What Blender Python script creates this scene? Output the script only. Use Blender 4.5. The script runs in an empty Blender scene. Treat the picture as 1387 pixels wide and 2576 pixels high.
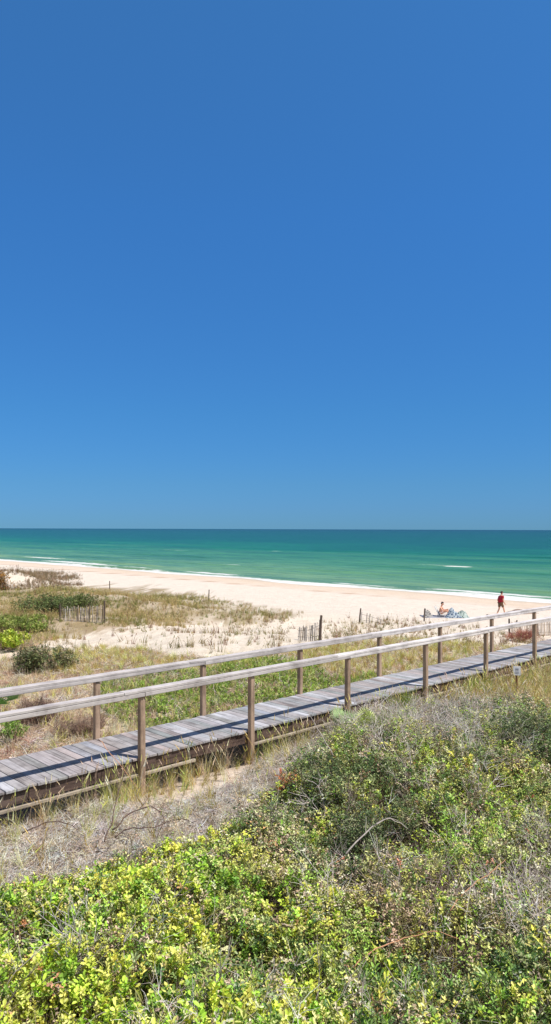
import bpy, math, random
import numpy as np
from mathutils import Vector, Matrix

random.seed(7)
RNG = np.random.default_rng(11)
S = bpy.context.scene
C = S.collection
R = math.radians

# ------------------------------------------------------------------ camera, world, sun, exposure
F = 1855.0            # focal length in photo pixels (photo measured 1387 x 2576)
CZ = 7.3              # camera height above the sea
cam_d = bpy.data.cameras.new('camera')
cam = bpy.data.objects.new('camera', cam_d); C.objects.link(cam)
cam_d.sensor_fit = 'VERTICAL'; cam_d.sensor_height = 36.0; cam_d.sensor_width = 36.0
cam_d.lens = F / 2576 * 36
cam_d.shift_y = 43.0 / 2576
cam_d.clip_start = 0.1; cam_d.clip_end = 100000
cam.location = (0, 0, CZ)
cam.rotation_euler = (Matrix.Rotation(R(90), 3, 'X') @ Matrix.Rotation(R(0.19), 3, 'Z')).to_euler()
S.camera = cam

SUN_EL, SUN_AZ = R(61), math.atan2(0.905, -0.42)      # azimuth from +Y towards +X
W = bpy.data.worlds.new('World'); S.world = W; W.use_nodes = True
wn, wl = W.node_tree.nodes, W.node_tree.links
bg = wn['Background']
sky = wn.new('ShaderNodeTexSky'); sky.sky_type = 'NISHITA'; sky.sun_disc = False
sky.sun_elevation = SUN_EL; sky.sun_rotation = SUN_AZ
sky.altitude = 0; sky.air_density = 1.0; sky.dust_density = 0.0; sky.ozone_density = 3.0
gm = wn.new('ShaderNodeGamma'); gm.inputs[1].default_value = 1.0
tint = wn.new('ShaderNodeMix'); tint.data_type = 'RGBA'; tint.blend_type = 'MULTIPLY'; tint.inputs[0].default_value = 1.0
tc = wn.new('ShaderNodeTexCoord'); sp = wn.new('ShaderNodeSeparateXYZ')
rmp = wn.new('ShaderNodeValToRGB')
wl.new(tc.outputs['Generated'], sp.inputs[0]); wl.new(sp.outputs['Z'], rmp.inputs[0])
SKYRAMP = [(0.0, (.132, .357, .80)), (0.028, (.154, .376, .80)), (0.06, (.171, .41, .77)), (0.154, (.196, .512, .85)), (0.39, (.281, .727, 1.14)), (0.583, (.367, .874, 1.243))]
while len(rmp.color_ramp.elements) < len(SKYRAMP): rmp.color_ramp.elements.new(0.5)
for e_, (p_, c_) in zip(rmp.color_ramp.elements, SKYRAMP): e_.position = p_; e_.color = (*c_, 1)
wl.new(sky.outputs[0], gm.inputs[0]); wl.new(gm.outputs[0], tint.inputs[6])
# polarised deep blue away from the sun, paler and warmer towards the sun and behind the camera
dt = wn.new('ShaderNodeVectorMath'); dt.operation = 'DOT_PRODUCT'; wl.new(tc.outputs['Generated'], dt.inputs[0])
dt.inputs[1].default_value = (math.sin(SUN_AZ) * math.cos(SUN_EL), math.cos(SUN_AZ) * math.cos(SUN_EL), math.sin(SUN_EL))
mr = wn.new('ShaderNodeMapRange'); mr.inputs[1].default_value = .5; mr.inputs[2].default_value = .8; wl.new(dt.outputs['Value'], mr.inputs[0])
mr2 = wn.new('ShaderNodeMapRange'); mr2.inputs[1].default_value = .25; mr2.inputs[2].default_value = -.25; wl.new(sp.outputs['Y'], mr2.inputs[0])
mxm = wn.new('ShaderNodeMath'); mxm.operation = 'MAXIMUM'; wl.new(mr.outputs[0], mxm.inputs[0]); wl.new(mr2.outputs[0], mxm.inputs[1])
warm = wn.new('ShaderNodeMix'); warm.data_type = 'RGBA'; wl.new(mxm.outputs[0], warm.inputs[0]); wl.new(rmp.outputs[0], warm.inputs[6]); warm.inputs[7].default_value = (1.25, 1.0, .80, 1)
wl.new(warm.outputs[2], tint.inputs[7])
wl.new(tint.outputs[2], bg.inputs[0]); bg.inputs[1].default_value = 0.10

sd = bpy.data.lights.new('sun', 'SUN'); sun = bpy.data.objects.new('sun', sd); C.objects.link(sun)
sd.energy = 4.6; sd.angle = R(0.5); sd.color = (1.0, 0.95, 0.87)
sv = Vector((math.sin(SUN_AZ) * math.cos(SUN_EL), math.cos(SUN_AZ) * math.cos(SUN_EL), math.sin(SUN_EL)))
sun.rotation_euler = sv.to_track_quat('Z', 'Y').to_euler()
S.view_settings.view_transform = 'Standard'; S.view_settings.look = 'None'
S.view_settings.exposure = 0.3; S.view_settings.gamma = 1.0
S.render.engine = 'CYCLES'

# ------------------------------------------------------------------ helpers
def lin(r, g, b):
    f = lambda c: ((c / 255 + 0.055) / 1.055) ** 2.4 if c > 10 else c / 255 / 12.92
    return (f(r), f(g), f(b))
def tag(o, label=None, cat=None, group=None, kind=None):
    if label: o['label'] = label
    if cat: o['category'] = cat
    if group: o['group'] = group
    if kind: o['kind'] = kind
    return o
def empty(name, loc=(0, 0, 0), rz=0.0):
    o = bpy.data.objects.new(name, None); C.objects.link(o); o.location = loc; o.rotation_euler = (0, 0, rz)
    o.empty_display_size = 0.2
    return o
def copy_tree(o, parent=None):
    c = o.copy(); C.objects.link(c); c.parent = parent
    for ch in [x for x in bpy.data.objects if x.parent == o]: copy_tree(ch, c)
    return c

DX, DY = math.sin(R(45.94)), math.cos(R(45.94))        # unit vector straight to the sea (boardwalk direction)
def st(x, y): return x * DX + y * DY, x * DY - y * DX    # s = seaward, t = along shore
def xy(s, t): return s * DX + t * DY, s * DY - t * DX

def _h(ix, iy, seed):
    n = (ix.astype(np.int64) * 374761393 + iy.astype(np.int64) * 668265263 + seed * 1274126177) & 0xFFFFFFFF
    n = ((n ^ (n >> 13)) * 1274126177) & 0xFFFFFFFF
    return ((n ^ (n >> 16)) & 0xFFFF) / 65535.0
def vnoise(x, y, seed=0):
    x = np.asarray(x, float); y = np.asarray(y, float)
    ix, iy = np.floor(x), np.floor(y); fx, fy = x - ix, y - iy
    fx = fx * fx * (3 - 2 * fx); fy = fy * fy * (3 - 2 * fy)
    a, b, c, d = _h(ix, iy, seed), _h(ix + 1, iy, seed), _h(ix, iy + 1, seed), _h(ix + 1, iy + 1, seed)
    return (a + (b - a) * fx) * (1 - fy) + (c + (d - c) * fx) * fy
def fbm(x, y, seed=0, o=4):
    v, a, f, n = 0, 0.5, 1.0, 0
    for i in range(o): v = v + a * vnoise(x * f, y * f, seed + i); n += a; a *= .5; f *= 2.03
    return v / n
def sm(a, b, x):
    k = np.clip((x - a) / (b - a), 0, 1); return k * k * (3 - 2 * k)

# ------------------------------------------------------------------ terrain height
GROUND = CZ - 3.80
def terrain(x, y):
    x = np.asarray(x, float); y = np.asarray(y, float)
    s, t = st(x, y)
    dune = GROUND - 1.15 * sm(11, 34, -t) - 1.1 * sm(19, 31, s) * (1 - .45 * sm(30, 44, -t))
    dune = dune + (fbm(x * .35, y * .35, 3) - .5) * (.12 + .5 * sm(12, 25, -t)) + (fbm(x * 1.3, y * 1.3, 5) - .5) * .10
    dune = dune - .30 * np.exp(-((t + 9.8) / .75) ** 2) * (1 - sm(20, 26, s))
    # sand bank in front of the boardwalk, sea side dune ridge, far left dune
    dune = dune + .50 * np.exp(-((s - 29) / 3.2) ** 2) * sm(34, 42, -t) * (1 - sm(56, 62, -t))
    dune = dune + 1.7 * np.exp(-((s - 33.5) / 3.0) ** 2 - ((t + 74) / 8.0) ** 2)
    dune = dune + .3 * np.exp(-((s - 34) / 2.5) ** 2) * sm(26, 30, -t) * (1 - sm(36, 40, -t))
    beach = np.interp(s, [20, 34, 40, 48, 55, 57.5, 64, 71, 80, 110, 400, 40000],
                      [1.75, 1.45, 1.25, 1.12, 1.00, 0.78, .42, 0.0, -.5, -1.6, -6, -60])
    beach = beach + (fbm(x * .5, y * .5, 21) - .5) * .10 * (1 - sm(56, 62, s)) + (fbm(s * .06, t * .06, 9) - .5) * .3 * sm(50, 66, s)
    k = sm(29, 36, s + 2.0 * (fbm(x * .3, y * .3, 31) - .5))
    bump = 1.15 * np.exp(-((s - 34.0) / 2.6) ** 2 - ((t + 74) / 7.0) ** 2) * k
    return dune * (1 - k) + beach * k + bump
def proj(x, y, z):
    y = np.maximum(y, .01)
    px = 693.5 + F * x / y
    py = 1331 + .0033 * (px - 693.5) - F * (z - CZ) / y
    return px, py
def at(px, py):
    """the ground point seen at photo pixel (px, py): where a thing stands"""
    kx = (px - 693.5) / F; kz = -(py - 1331 - .0033 * (px - 693.5)) / F
    Y = np.concatenate([np.arange(3, 60, .02), np.arange(60, 400, .1)])
    d = CZ + kz * Y - terrain(kx * Y, Y)
    i = int(np.argmax(d < 0))
    return Vector((kx * Y[i], Y[i], float(terrain(kx * Y[i], Y[i]))))

# ------------------------------------------------------------------ materials
def nmat(name):
    m = bpy.data.materials.new(name); m.use_nodes = True
    n, l = m.node_tree.nodes, m.node_tree.links
    return m, n, l, n['Principled BSDF']
def noise(n, l, vec, scale, detail=4, rough=.55):
    t = n.new('ShaderNodeTexNoise'); t.inputs['Scale'].default_value = scale
    t.inputs['Detail'].default_value = detail; t.inputs['Roughness'].default_value = rough
    if vec is not None: l.new(vec, t.inputs['Vector'])
    return t
def ramp(n, l, fac, stops, interp='LINEAR'):
    r = n.new('ShaderNodeValToRGB'); r.color_ramp.interpolation = interp
    while len(r.color_ramp.elements) < len(stops): r.color_ramp.elements.new(.5)
    for e, (p, c) in zip(r.color_ramp.elements, stops):
        e.position = p; e.color = (*c, 1) if len(c) == 3 else c
    if fac is not None: l.new(fac, r.inputs[0])
    return r
def mixc(n, l, a, b, fac, mode='MIX'):
    m = n.new('ShaderNodeMix'); m.data_type = 'RGBA'; m.blend_type = mode
    for i, v in ((6, a), (7, b), (0, fac)):
        if hasattr(v, 'links'): l.new(v, m.inputs[i])
        elif i == 0: m.inputs[0].default_value = v
        else: m.inputs[i].default_value = (*v, 1)
    return m.outputs[2]
def bump(n, l, p, h, strength, dist):
    b = n.new('ShaderNodeBump'); b.inputs['Strength'].default_value = strength; b.inputs['Distance'].default_value = dist
    l.new(h, b.inputs['Height']); l.new(b.outputs[0], p.inputs['Normal']); return b
def mapping(n, l, scale, rot=0, coord='Object'):
    t = n.new('ShaderNodeTexCoord'); m = n.new('ShaderNodeMapping')
    m.inputs['Scale'].default_value = scale; m.inputs['Rotation'].default_value = (0, 0, rot)
    l.new(t.outputs[coord], m.inputs['Vector']); return m.outputs[0]
def math_(n, l, op, a, b=None, clamp=False):
    m = n.new('ShaderNodeMath'); m.operation = op; m.use_clamp = clamp
    for i, v in enumerate((a, b)):
        if v is None: continue
        if hasattr(v, 'links'): l.new(v, m.inputs[i])
        else: m.inputs[i].default_value = v
    return m.outputs[0]

def leaf_mat(name, rough=.5, trans=.25, spec=.4):
    m, n, l, p = nmat(name)
    a = n.new('ShaderNodeAttribute'); a.attribute_name = 'col'
    l.new(a.outputs['Color'], p.inputs['Base Color'])
    p.inputs['Roughness'].default_value = rough; p.inputs['Specular IOR Level'].default_value = spec
    if trans:
        tr = n.new('ShaderNodeBsdfTranslucent'); mx = n.new('ShaderNodeMixShader'); mx.inputs[0].default_value = trans
        hs = n.new('ShaderNodeHueSaturation'); hs.inputs['Saturation'].default_value = 1.15; hs.inputs['Value'].default_value = 1.2
        l.new(a.outputs['Color'], hs.inputs['Color']); l.new(hs.outputs[0], tr.inputs[0])
        l.new(p.outputs[0], mx.inputs[1]); l.new(tr.outputs[0], mx.inputs[2])
        l.new(mx.outputs[0], n['Material Output'].inputs[0])
    return m
M_LEAF = leaf_mat('leaf', .5, .16); M_GRASS = leaf_mat('grass_blade', .7, .2, .2); M_TWIG = leaf_mat('bare_twig', .85, 0, .1)

def sand_mat():
    m, n, l, p = nmat('sand_and_litter')
    a = n.new('ShaderNodeAttribute'); a.attribute_name = 'col'
    v = mapping(n, l, (1, 1, 1))
    n1 = noise(n, l, v, 9.0, 6, .7); n2 = noise(n, l, v, 1.1, 5, .6); n3 = noise(n, l, v, 60, 3, .6)
    r1 = ramp(n, l, n1.outputs[0], [(.3, (.80, .78, .76)), (.65, (1.06, 1.05, 1.04))])
    r2 = ramp(n, l, n2.outputs[0], [(.3, (.90, .885, .87)), (.7, (1.04, 1.03, 1.02))])
    c = mixc(n, l, a.outputs['Color'], r1.outputs[0], .8, 'MULTIPLY')
    c = mixc(n, l, c, r2.outputs[0], 1.0, 'MULTIPLY')
    n4 = noise(n, l, v, 2.6, 4, .75)
    c = mixc(n, l, c, ramp(n, l, n4.outputs[0], [(.36, (.86, .83, .80)), (.46, (1, 1, 1))]).outputs[0], .8, 'MULTIPLY')
    l.new(c, p.inputs['Base Color']); p.inputs['Specular IOR Level'].default_value = .15
    l.new(math_(n, l, 'SUBTRACT', .95, math_(n, l, 'MULTIPLY', a.outputs['Alpha'], .5)), p.inputs['Roughness'])
    h = math_(n, l, 'ADD', math_(n, l, 'MULTIPLY', n1.outputs[0], 1.0), math_(n, l, 'MULTIPLY', n3.outputs[0], .25))
    h = math_(n, l, 'ADD', h, math_(n, l, 'MULTIPLY', n4.outputs[0], 1.6))
    bump(n, l, p, h, .55, .12)
    return m

def wood_mat(name, cols, grain=(2.0, 26, 26), dark=.55, bumps=.35, seed=0.0, island=True):
    """weathered timber: board to board colour by island, long grain, knots, dirt"""
    m, n, l, p = nmat(name)
    g = n.new('ShaderNodeNewGeometry')
    t = n.new('ShaderNodeTexCoord'); mp = n.new('ShaderNodeMapping'); mp.inputs['Scale'].default_value = grain
    ad = n.new('ShaderNodeVectorMath'); ad.operation = 'ADD'
    cx = n.new('ShaderNodeCombineXYZ')
    l.new(math_(n, l, 'MULTIPLY', g.outputs['Random Per Island'], 37.0), cx.inputs[0]); cx.inputs[1].default_value = seed
    l.new(math_(n, l, 'MULTIPLY', g.outputs['Random Per Island'], 11.0), cx.inputs[2])
    l.new(t.outputs['Object'], ad.inputs[0]); l.new(cx.outputs[0], ad.inputs[1]); l.new(ad.outputs[0], mp.inputs['Vector'])
    gr = noise(n, l, mp.outputs[0], 1.0, 7, .65)
    base = ramp(n, l, g.outputs['Random Per Island'] if island else gr.outputs[0], cols)
    gc = ramp(n, l, gr.outputs[0], [(.28, (dark, dark * .97, dark * .95)), (.5, (.95, .95, .95)), (.75, (1.12, 1.12, 1.13))])
    c = mixc(n, l, base.outputs[0], gc.outputs[0], 1.0, 'MULTIPLY')
    st_ = noise(n, l, ad.outputs[0], 2.3, 5, .7)
    sc = ramp(n, l, st_.outputs[0], [(.33, (.52, .50, .50)), (.55, (1, 1, 1)), (.8, (1.1, 1.1, 1.12))])
    c = mixc(n, l, c, sc.outputs[0], .8, 'MULTIPLY')
    l.new(c, p.inputs['Base Color']); p.inputs['Roughness'].default_value = .85; p.inputs['Specular IOR Level'].default_value = .2
    bump(n, l, p, gr.outputs[0], bumps, .012)
    return m
M_DECK = wood_mat('grey_deck_boards', [(0, lin(132, 128, 128)), (.2, lin(176, 174, 176)), (.4, lin(150, 140, 138)), (.55, lin(192, 192, 198)), (.7, lin(142, 146, 146)), (.85, lin(176, 164, 162)), (1, lin(156, 160, 170))], grain=(26, 1.6, 26), dark=.42)
M_RAIL = wood_mat('weathered_rail', [(0, lin(188, 181, 180)), (.5, lin(218, 212, 212)), (1, lin(198, 193, 195))], grain=(1.6, 40, 30), dark=.68)
M_POST = wood_mat('brown_post', [(0, lin(158, 132, 112)), (.5, lin(188, 164, 144)), (1, lin(146, 122, 104))], grain=(30, 30, 2.0), dark=.45)
M_JOIST = wood_mat('dark_joist', [(0, lin(96, 80, 74)), (.5, lin(120, 100, 90)), (1, lin(84, 76, 74))], grain=(1.5, 30, 22), dark=.35)
M_BEAM = wood_mat('pale_beam', [(0, lin(168, 156, 142)), (1, lin(188, 176, 160))], grain=(1.5, 30, 22), dark=.5)
M_FENCE_GREY = wood_mat('grey_lath', [(0, lin(150, 142, 136)), (.5, lin(200, 194, 190)), (1, lin(168, 150, 132))], grain=(30, 30, 3))
M_FENCE_PALE = wood_mat('pale_lath', [(0, lin(190, 170, 150)), (.5, lin(226, 212, 196)), (1, lin(205, 176, 160))], grain=(30, 30, 3))
M_STAKE = wood_mat('dark_stake', [(0, lin(92, 80, 74)), (1, lin(110, 96, 88))], grain=(30, 30, 3))
def plain(name, col, rough=.7, var=.25, scale=12):
    m, n, l, p = nmat(name)
    v = mapping(n, l, (1, 1, 1)); t = noise(n, l, v, scale, 5, .6)
    r = ramp(n, l, t.outputs[0], [(.3, tuple(c * (1 - var) for c in col)), (.7, tuple(min(1, c * (1 + var)) for c in col))])
    l.new(r.outputs[0], p.inputs['Base Color']); p.inputs['Roughness'].default_value = rough
    bump(n, l, p, t.outputs[0], .3, .02)
    return m

# ------------------------------------------------------------------ mesh builders
def mesh_obj(name, V, Fq, mat, parent=None, col=None, smooth=False, loc=None):
    V = np.asarray(V, np.float32); Fq = np.asarray(Fq, np.int32)
    me = bpy.data.meshes.new(name); k = Fq.shape[1]
    me.vertices.add(len(V)); me.vertices.foreach_set('co', V.ravel())
    me.loops.add(Fq.size); me.loops.foreach_set('vertex_index', Fq.ravel())
    me.polygons.add(len(Fq)); me.polygons.foreach_set('loop_start', np.arange(0, Fq.size, k, dtype=np.int32))
    me.polygons.foreach_set('loop_total', np.full(len(Fq), k, np.int32))
    if smooth: me.polygons.foreach_set('use_smooth', np.ones(len(Fq), bool))
    me.update(calc_edges=True)
    if col is not None:
        ca = me.color_attributes.new('col', 'FLOAT_COLOR', 'POINT')
        if col.shape[1] == 3: col = np.concatenate([col, np.zeros((len(col), 1))], 1)
        ca.data.foreach_set('color', np.ascontiguousarray(col, np.float32).ravel())
    me.materials.append(mat)
    o = bpy.data.objects.new(name, me); C.objects.link(o); o.parent = parent
    if loc is not None: o.location = loc
    return o
class MB:
    def __init__(s): s.v, s.f = [], []
    def box(s, c, d, rot=None, jit=0, taper=1.0):
        n = len(s.v); M = rot if rot is not None else Matrix.Identity(3)
        b = min(d) * .12
        # chamfered box: 24 vertices, faces, edges and corners
        h = [x / 2 for x in d]; idx = {}
        for sx in (-1, 1):
            for sy in (-1, 1):
                for sz in (-1, 1):
                    for ax in range(3):
                        p = [sx * h[0], sy * h[1], sz * h[2]]
                        for a in range(3):
                            if a != ax: p[a] -= math.copysign(b, p[a])
                        if taper != 1 and sz > 0: p[0] *= taper; p[1] *= taper
                        v = M @ Vector(p) + Vector(c)
                        if jit: v += Vector((random.uniform(-jit, jit), random.uniform(-jit, jit), random.uniform(-jit, jit)))
                        idx[sx, sy, sz, ax] = len(s.v); s.v.append(tuple(v))
        g = lambda *a: idx[a]
        for q in (1, -1):
            s.f.append([g(q, -1, -1, 0), g(q, 1, -1, 0), g(q, 1, 1, 0), g(q, -1, 1, 0)][::q])
            s.f.append([g(-1, q, -1, 1), g(-1, q, 1, 1), g(1, q, 1, 1), g(1, q, -1, 1)][::q])
            s.f.append([g(-1, -1, q, 2), g(1, -1, q, 2), g(1, 1, q, 2), g(-1, 1, q, 2)][::q])
        for a in (-1, 1):
            for c_ in (-1, 1):
                s.f.append([g(-1, a, c_, 1), g(1, a, c_, 1), g(1, a, c_, 2), g(-1, a, c_, 2)][::-a * c_ or 1])
                s.f.append([g(a, -1, c_, 0), g(a, 1, c_, 0), g(a, 1, c_, 2), g(a, -1, c_, 2)][::a * c_ or 1])
                s.f.append([g(a, c_, -1, 0), g(a, c_, 1, 0), g(a, c_, 1, 1), g(a, c_, -1, 1)][::-a * c_ or 1])
        for sx in (-1, 1):
            for sy in (-1, 1):
                for sz in (-1, 1):
                    q = [g(sx, sy, sz, 0), g(sx, sy, sz, 1), g(sx, sy, sz, 2)]
                    s.f.append(q if sx * sy * sz > 0 else q[::-1])
    def tube(s, pts, rad, k=6, cap=True):
        pts = [Vector(p) for p in pts]; n0 = len(s.v)
        for i, p in enumerate(pts):
            d = (pts[min(i + 1, len(pts) - 1)] - pts[max(i - 1, 0)]).normalized()
            a = d.cross(Vector((.31, .17, .93))).normalized(); b = d.cross(a)
            r = rad[i] if isinstance(rad, (list, tuple)) else rad
            for j in range(k):
                an = 2 * math.pi * j / k
                s.v.append(tuple(p + (a * math.cos(an) + b * math.sin(an)) * r))
        for i in range(len(pts) - 1):
            for j in range(k):
                a0 = n0 + i * k + j; a1 = n0 + i * k + (j + 1) % k
                s.f.append([a0, a1, a1 + k, a0 + k])
        if cap:
            s.f.append([n0 + j for j in range(k)][::-1]); e = n0 + (len(pts) - 1) * k; s.f.append([e + j for j in range(k)])
    def ellipsoid(s, c, r, nu=12, nv=8, bumpf=None):
        n0 = len(s.v)
        for i in range(nv + 1):
            for j in range(nu):
                th, ph = math.pi * i / nv, 2 * math.pi * j / nu
                v = Vector((math.sin(th) * math.cos(ph), math.sin(th) * math.sin(ph), math.cos(th)))
                k = bumpf(v) if bumpf else 1
                s.v.append((c[0] + v.x * r[0] * k, c[1] + v.y * r[1] * k, c[2] + v.z * r[2] * k))
        for i in range(nv):
            for j in range(nu):
                a, b = n0 + i * nu + j, n0 + i * nu + (j + 1) % nu
                s.f.append([a, a + nu, b + nu, b])
    def build(s, name, mat, parent=None, smooth=False):
        me = bpy.data.meshes.new(name); me.from_pydata(s.v, [], s.f); me.validate(); me.update()
        me.materials.append(mat)
        if smooth:
            for p in me.polygons: p.use_smooth = True
        o = bpy.data.objects.new(name, me); C.objects.link(o); o.parent = parent
        return o

# ------------------------------------------------------------------ regions seen in the photo, as ground cover maps
def inside(px, py, poly):
    r = np.zeros(px.shape, bool); n = len(poly)
    for i in range(n):
        x0, y0 = poly[i]; x1, y1 = poly[(i + 1) % n]
        if y0 == y1: continue
        c = ((y0 > py) != (y1 > py)) & (px < (x1 - x0) * (py - y0) / (y1 - y0) + x0)
        r ^= c
    return r
def region(x, y, z, poly, wob=14, seed=1, fr=1.0):
    px, py = proj(x, y, z)
    w = wob * (CZ - z) / 3.8
    px = px + (fbm(x * fr, y * fr, seed) - .5) * 5 * w; py = py + (fbm(x * fr, y * fr, seed + 50) - .5) * 2.2 * w
    return inside(px, py, poly)
def blob(x, y, z, cx, cy, rx, ry):
    px, py = proj(x, y, z)
    return np.exp(-((px - cx) / rx) ** 2 - ((py - cy) / ry) ** 2)

THICKET = [(-900, 2215), (0, 2205), (200, 2190), (300, 2120), (520, 2085), (620, 2030), (700, 1960), (770, 1885), (840, 1830), (930, 1790), (1030, 1772), (1200, 1775), (1300, 1780), (1387, 1790), (2300, 1790), (2300, 3600), (-900, 3600)]
LITTER = [(-900, 2050), (0, 2040), (180, 2000), (330, 2040), (420, 2020), (560, 1990), (700, 1900), (850, 1830), (900, 1800), (1100, 1800), (640, 2130), (300, 2250), (-900, 2300)]
BRIGHTSAND = [(300, 2010), (380, 1975), (480, 1950), (560, 1925), (660, 1915), (600, 1975), (480, 2020), (380, 2055), (310, 2050)]
GREEN_PATCH = [(230, 1740), (270, 1715), (480, 1690), (560, 1665), (700, 1650), (760, 1655), (860, 1700), (960, 1690), (960, 1720), (700, 1800), (520, 1812), (430, 1840), (330, 1835), (240, 1790)]
DUNE_BELT = [(-900, 1480), (0, 1487), (60, 1487), (150, 1476), (210, 1472), (300, 1478), (480, 1490), (540, 1507), (620, 1520), (760, 1548), (700, 1560), (560, 1565), (430, 1568), (260, 1572), (200, 1600), (90, 1620), (-900, 1640)]
FAR_DUNE = [(-900, 1425), (0, 1432), (80, 1430), (150, 1436), (205, 1452), (208, 1470), (100, 1480), (-900, 1482)]
SANDSTRIP = [(95, 1628), (150, 1608), (300, 1580), (460, 1572), (750, 1560), (1300, 1560), (1500, 1580), (1500, 1606), (1000, 1612), (760, 1632), (640, 1650), (480, 1652), (380, 1645), (330, 1628), (150, 1640)]
PALEPATH = [(-300, 1634), (-20, 1636), (100, 1638), (110, 1648), (-20, 1662), (-300, 1668)]

def ground_cols(x, y, z):
    s, t = st(x, y)
    sandc = np.array(lin(236, 224, 208)); wetc = np.array(lin(220, 200, 176)); pink = np.array(lin(238, 226, 213))
    c = np.tile(sandc, (len(x), 1)); al = np.zeros(len(x))
    def lay(col, k):
        nonlocal c
        k = np.clip(k, 0, 1)[:, None]; c = c * (1 - k) + np.array(col) * k
    lay(pink, sm(36, 42, s))
    lay(lin(196, 156, 128), .85 * np.exp(-((s - 57.2 + 2.4 * (fbm(t * .05, t * 0, 4) - .5)) / .8) ** 2) * sm(.2, .5, fbm(t * .12, t * 0, 8) + .1))
    lay(lin(226, 200, 174), .5 * sm(57, 60, s) * (.5 + fbm(t * .1, s * .6, 14)))
    lay(wetc, .8 * sm(66.5, 70, s + 1.5 * (fbm(t * .1, s * .1, 77) - .5))); al = sm(67, 70, s)
    # vegetated ground landward of the beach: sandy litter
    fb = fbm(x * 1.2, y * 1.2, 61); ff = fbm(x * 3.5, y * 3.5, 62)
    land = 1 - sm(27, 31, s + 5 * (fbm(x * .4, y * .4, 63) - .5))
    strip = region(x, y, z, SANDSTRIP, 10, 71).astype(float)
    lay(lin(188, 168, 142), land * (1 - strip) * (.55 + .45 * sm(.35, .6, fb)))
    lay(lin(208, 190, 166), strip * .35 * sm(.5, .64, ff))
    lay(lin(160, 142, 108), region(x, y, z, DUNE_BELT, 10, 72) * (.4 + .5 * sm(.4, .6, fb)))
    lay(lin(110, 120, 60), region(x, y, z, GREEN_PATCH, 10, 73) * .8)
    lay(lin(208, 193, 184), region(x, y, z, LITTER, 10, 74) * (.6 + .4 * fb))
    lay(lin(224, 208, 192), region(x, y, z, BRIGHTSAND, 6, 75) * .9)
    lay(lin(238, 220, 200), region(x, y, z, PALEPATH, 3, 76) * 1.0)
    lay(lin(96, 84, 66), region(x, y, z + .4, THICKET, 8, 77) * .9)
    return np.concatenate([c * (.90 - .055 * sm(34, 38, s))[:, None], al[:, None]], 1)

def axis(fine, mid, far):
    a = [0.0]; d = 0
    while a[-1] < far:
        v = a[-1]; d = fine if v < mid else max(fine, (v - mid) * .05 + fine); a.append(v + d)
    return np.array(a)
def grid_obj(name, X, Y, fn, mat, colfn=None, to_xy=None):
    gx, gy = np.meshgrid(X, Y); gx = gx.ravel(); gy = gy.ravel()
    wx, wy = (gx, gy) if to_xy is None else to_xy(gx, gy)
    z = fn(wx, wy)
    nx, ny = len(X), len(Y); i = np.arange(nx * ny).reshape(ny, nx)
    Fq = np.stack([i[:-1, :-1], i[:-1, 1:], i[1:, 1:], i[1:, :-1]], -1).reshape(-1, 4)
    if to_xy is not None: Fq = Fq[:, ::-1]
    return mesh_obj(name, np.stack([wx, wy, z], 1), Fq, mat, col=colfn(wx, wy, z) if colfn else None, smooth=True)

ax_p = axis(.10, 9, 40000)
Xs = np.concatenate([-ax_p[:0:-1], ax_p])
Ys = np.concatenate([[-40000, -9000, -2000, -500, -120, -40, -15, -6, -2], np.arange(0, 3, .5), 3 + axis(.09, 14, 40000) * 1.0])
ground = tag(grid_obj('ground', Xs, Ys, terrain, sand_mat(), ground_cols), kind='structure')

# ------------------------------------------------------------------ sea
def sea_z(x, y):
    s, t = st(x, y)
    z = .05 * (fbm(s * .5, t * .12, 91, 3) - .5) * sm(71, 76, s)
    for s0, a, w, sd in ((74.3, .24, .8, 1), (83, .20, 1.4, 2), (96, .16, 1.8, 3), (118, .16, 2.4, 4), (147, .16, 3, 5), (185, .18, 4, 6)):
        sc = s0 + 3.0 * (fbm(t * .03, t * 0 + sd, 95 + sd, 3) - .5)
        amp = a * sm(.3, .65, fbm(t * .045, t * 0 + 7, 120 + sd, 3))
        q = (s - sc) / w
        z = z + amp * np.exp(-np.where(q < 0, q * 1.7, q) ** 2)
    z = z + .02 * sm(68, 72, s) - .02
    return z
def sea_foam(x, y, z):
    s, t = st(x, y); w = 3.0 * (fbm(t * .04, t * 0, 131, 3) - .5)
    f = np.exp(-((s - 71.9 - w) / (1.3 + 2.8 * fbm(t * .06, t * 0, 132, 3))) ** 4) * (.72 + .5 * fbm(t * .12, t * 0, 133, 3))
    def streak(s0, t0, rs, rt, a=1.0, sd=0):
        return a * np.exp(-((s - s0 - 2 * (fbm(t * .08, t * 0, 140 + sd) - .5)) / rs) ** 2 - ((t - t0) / rt) ** 4)
    for q in ((76.6, -44, 1.1, 9, 1.0, 1), (75.5, -62, .8, 6, .7, 5), (76.5, -94, 1.3, 7, .9, 2), (78.5, -142, 2.0, 16, .9, 3), (86, -172, 1.8, 10, .8, 4), (78, -118, 1.0, 5, .6, 8),
              (128, -80, 1.7, 3.2, 1.1, 6), (130, -87, .9, 4, .5, 7), (150, -205, 1.5, 7, .55, 9), (98, -114, 1.2, 2.5, .8, 11), (170, -175, 1.5, 2, .7, 13)):
        f = np.maximum(f, streak(*q))
    return np.repeat(np.clip(f, 0, 1)[:, None], 3, 1)
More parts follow.
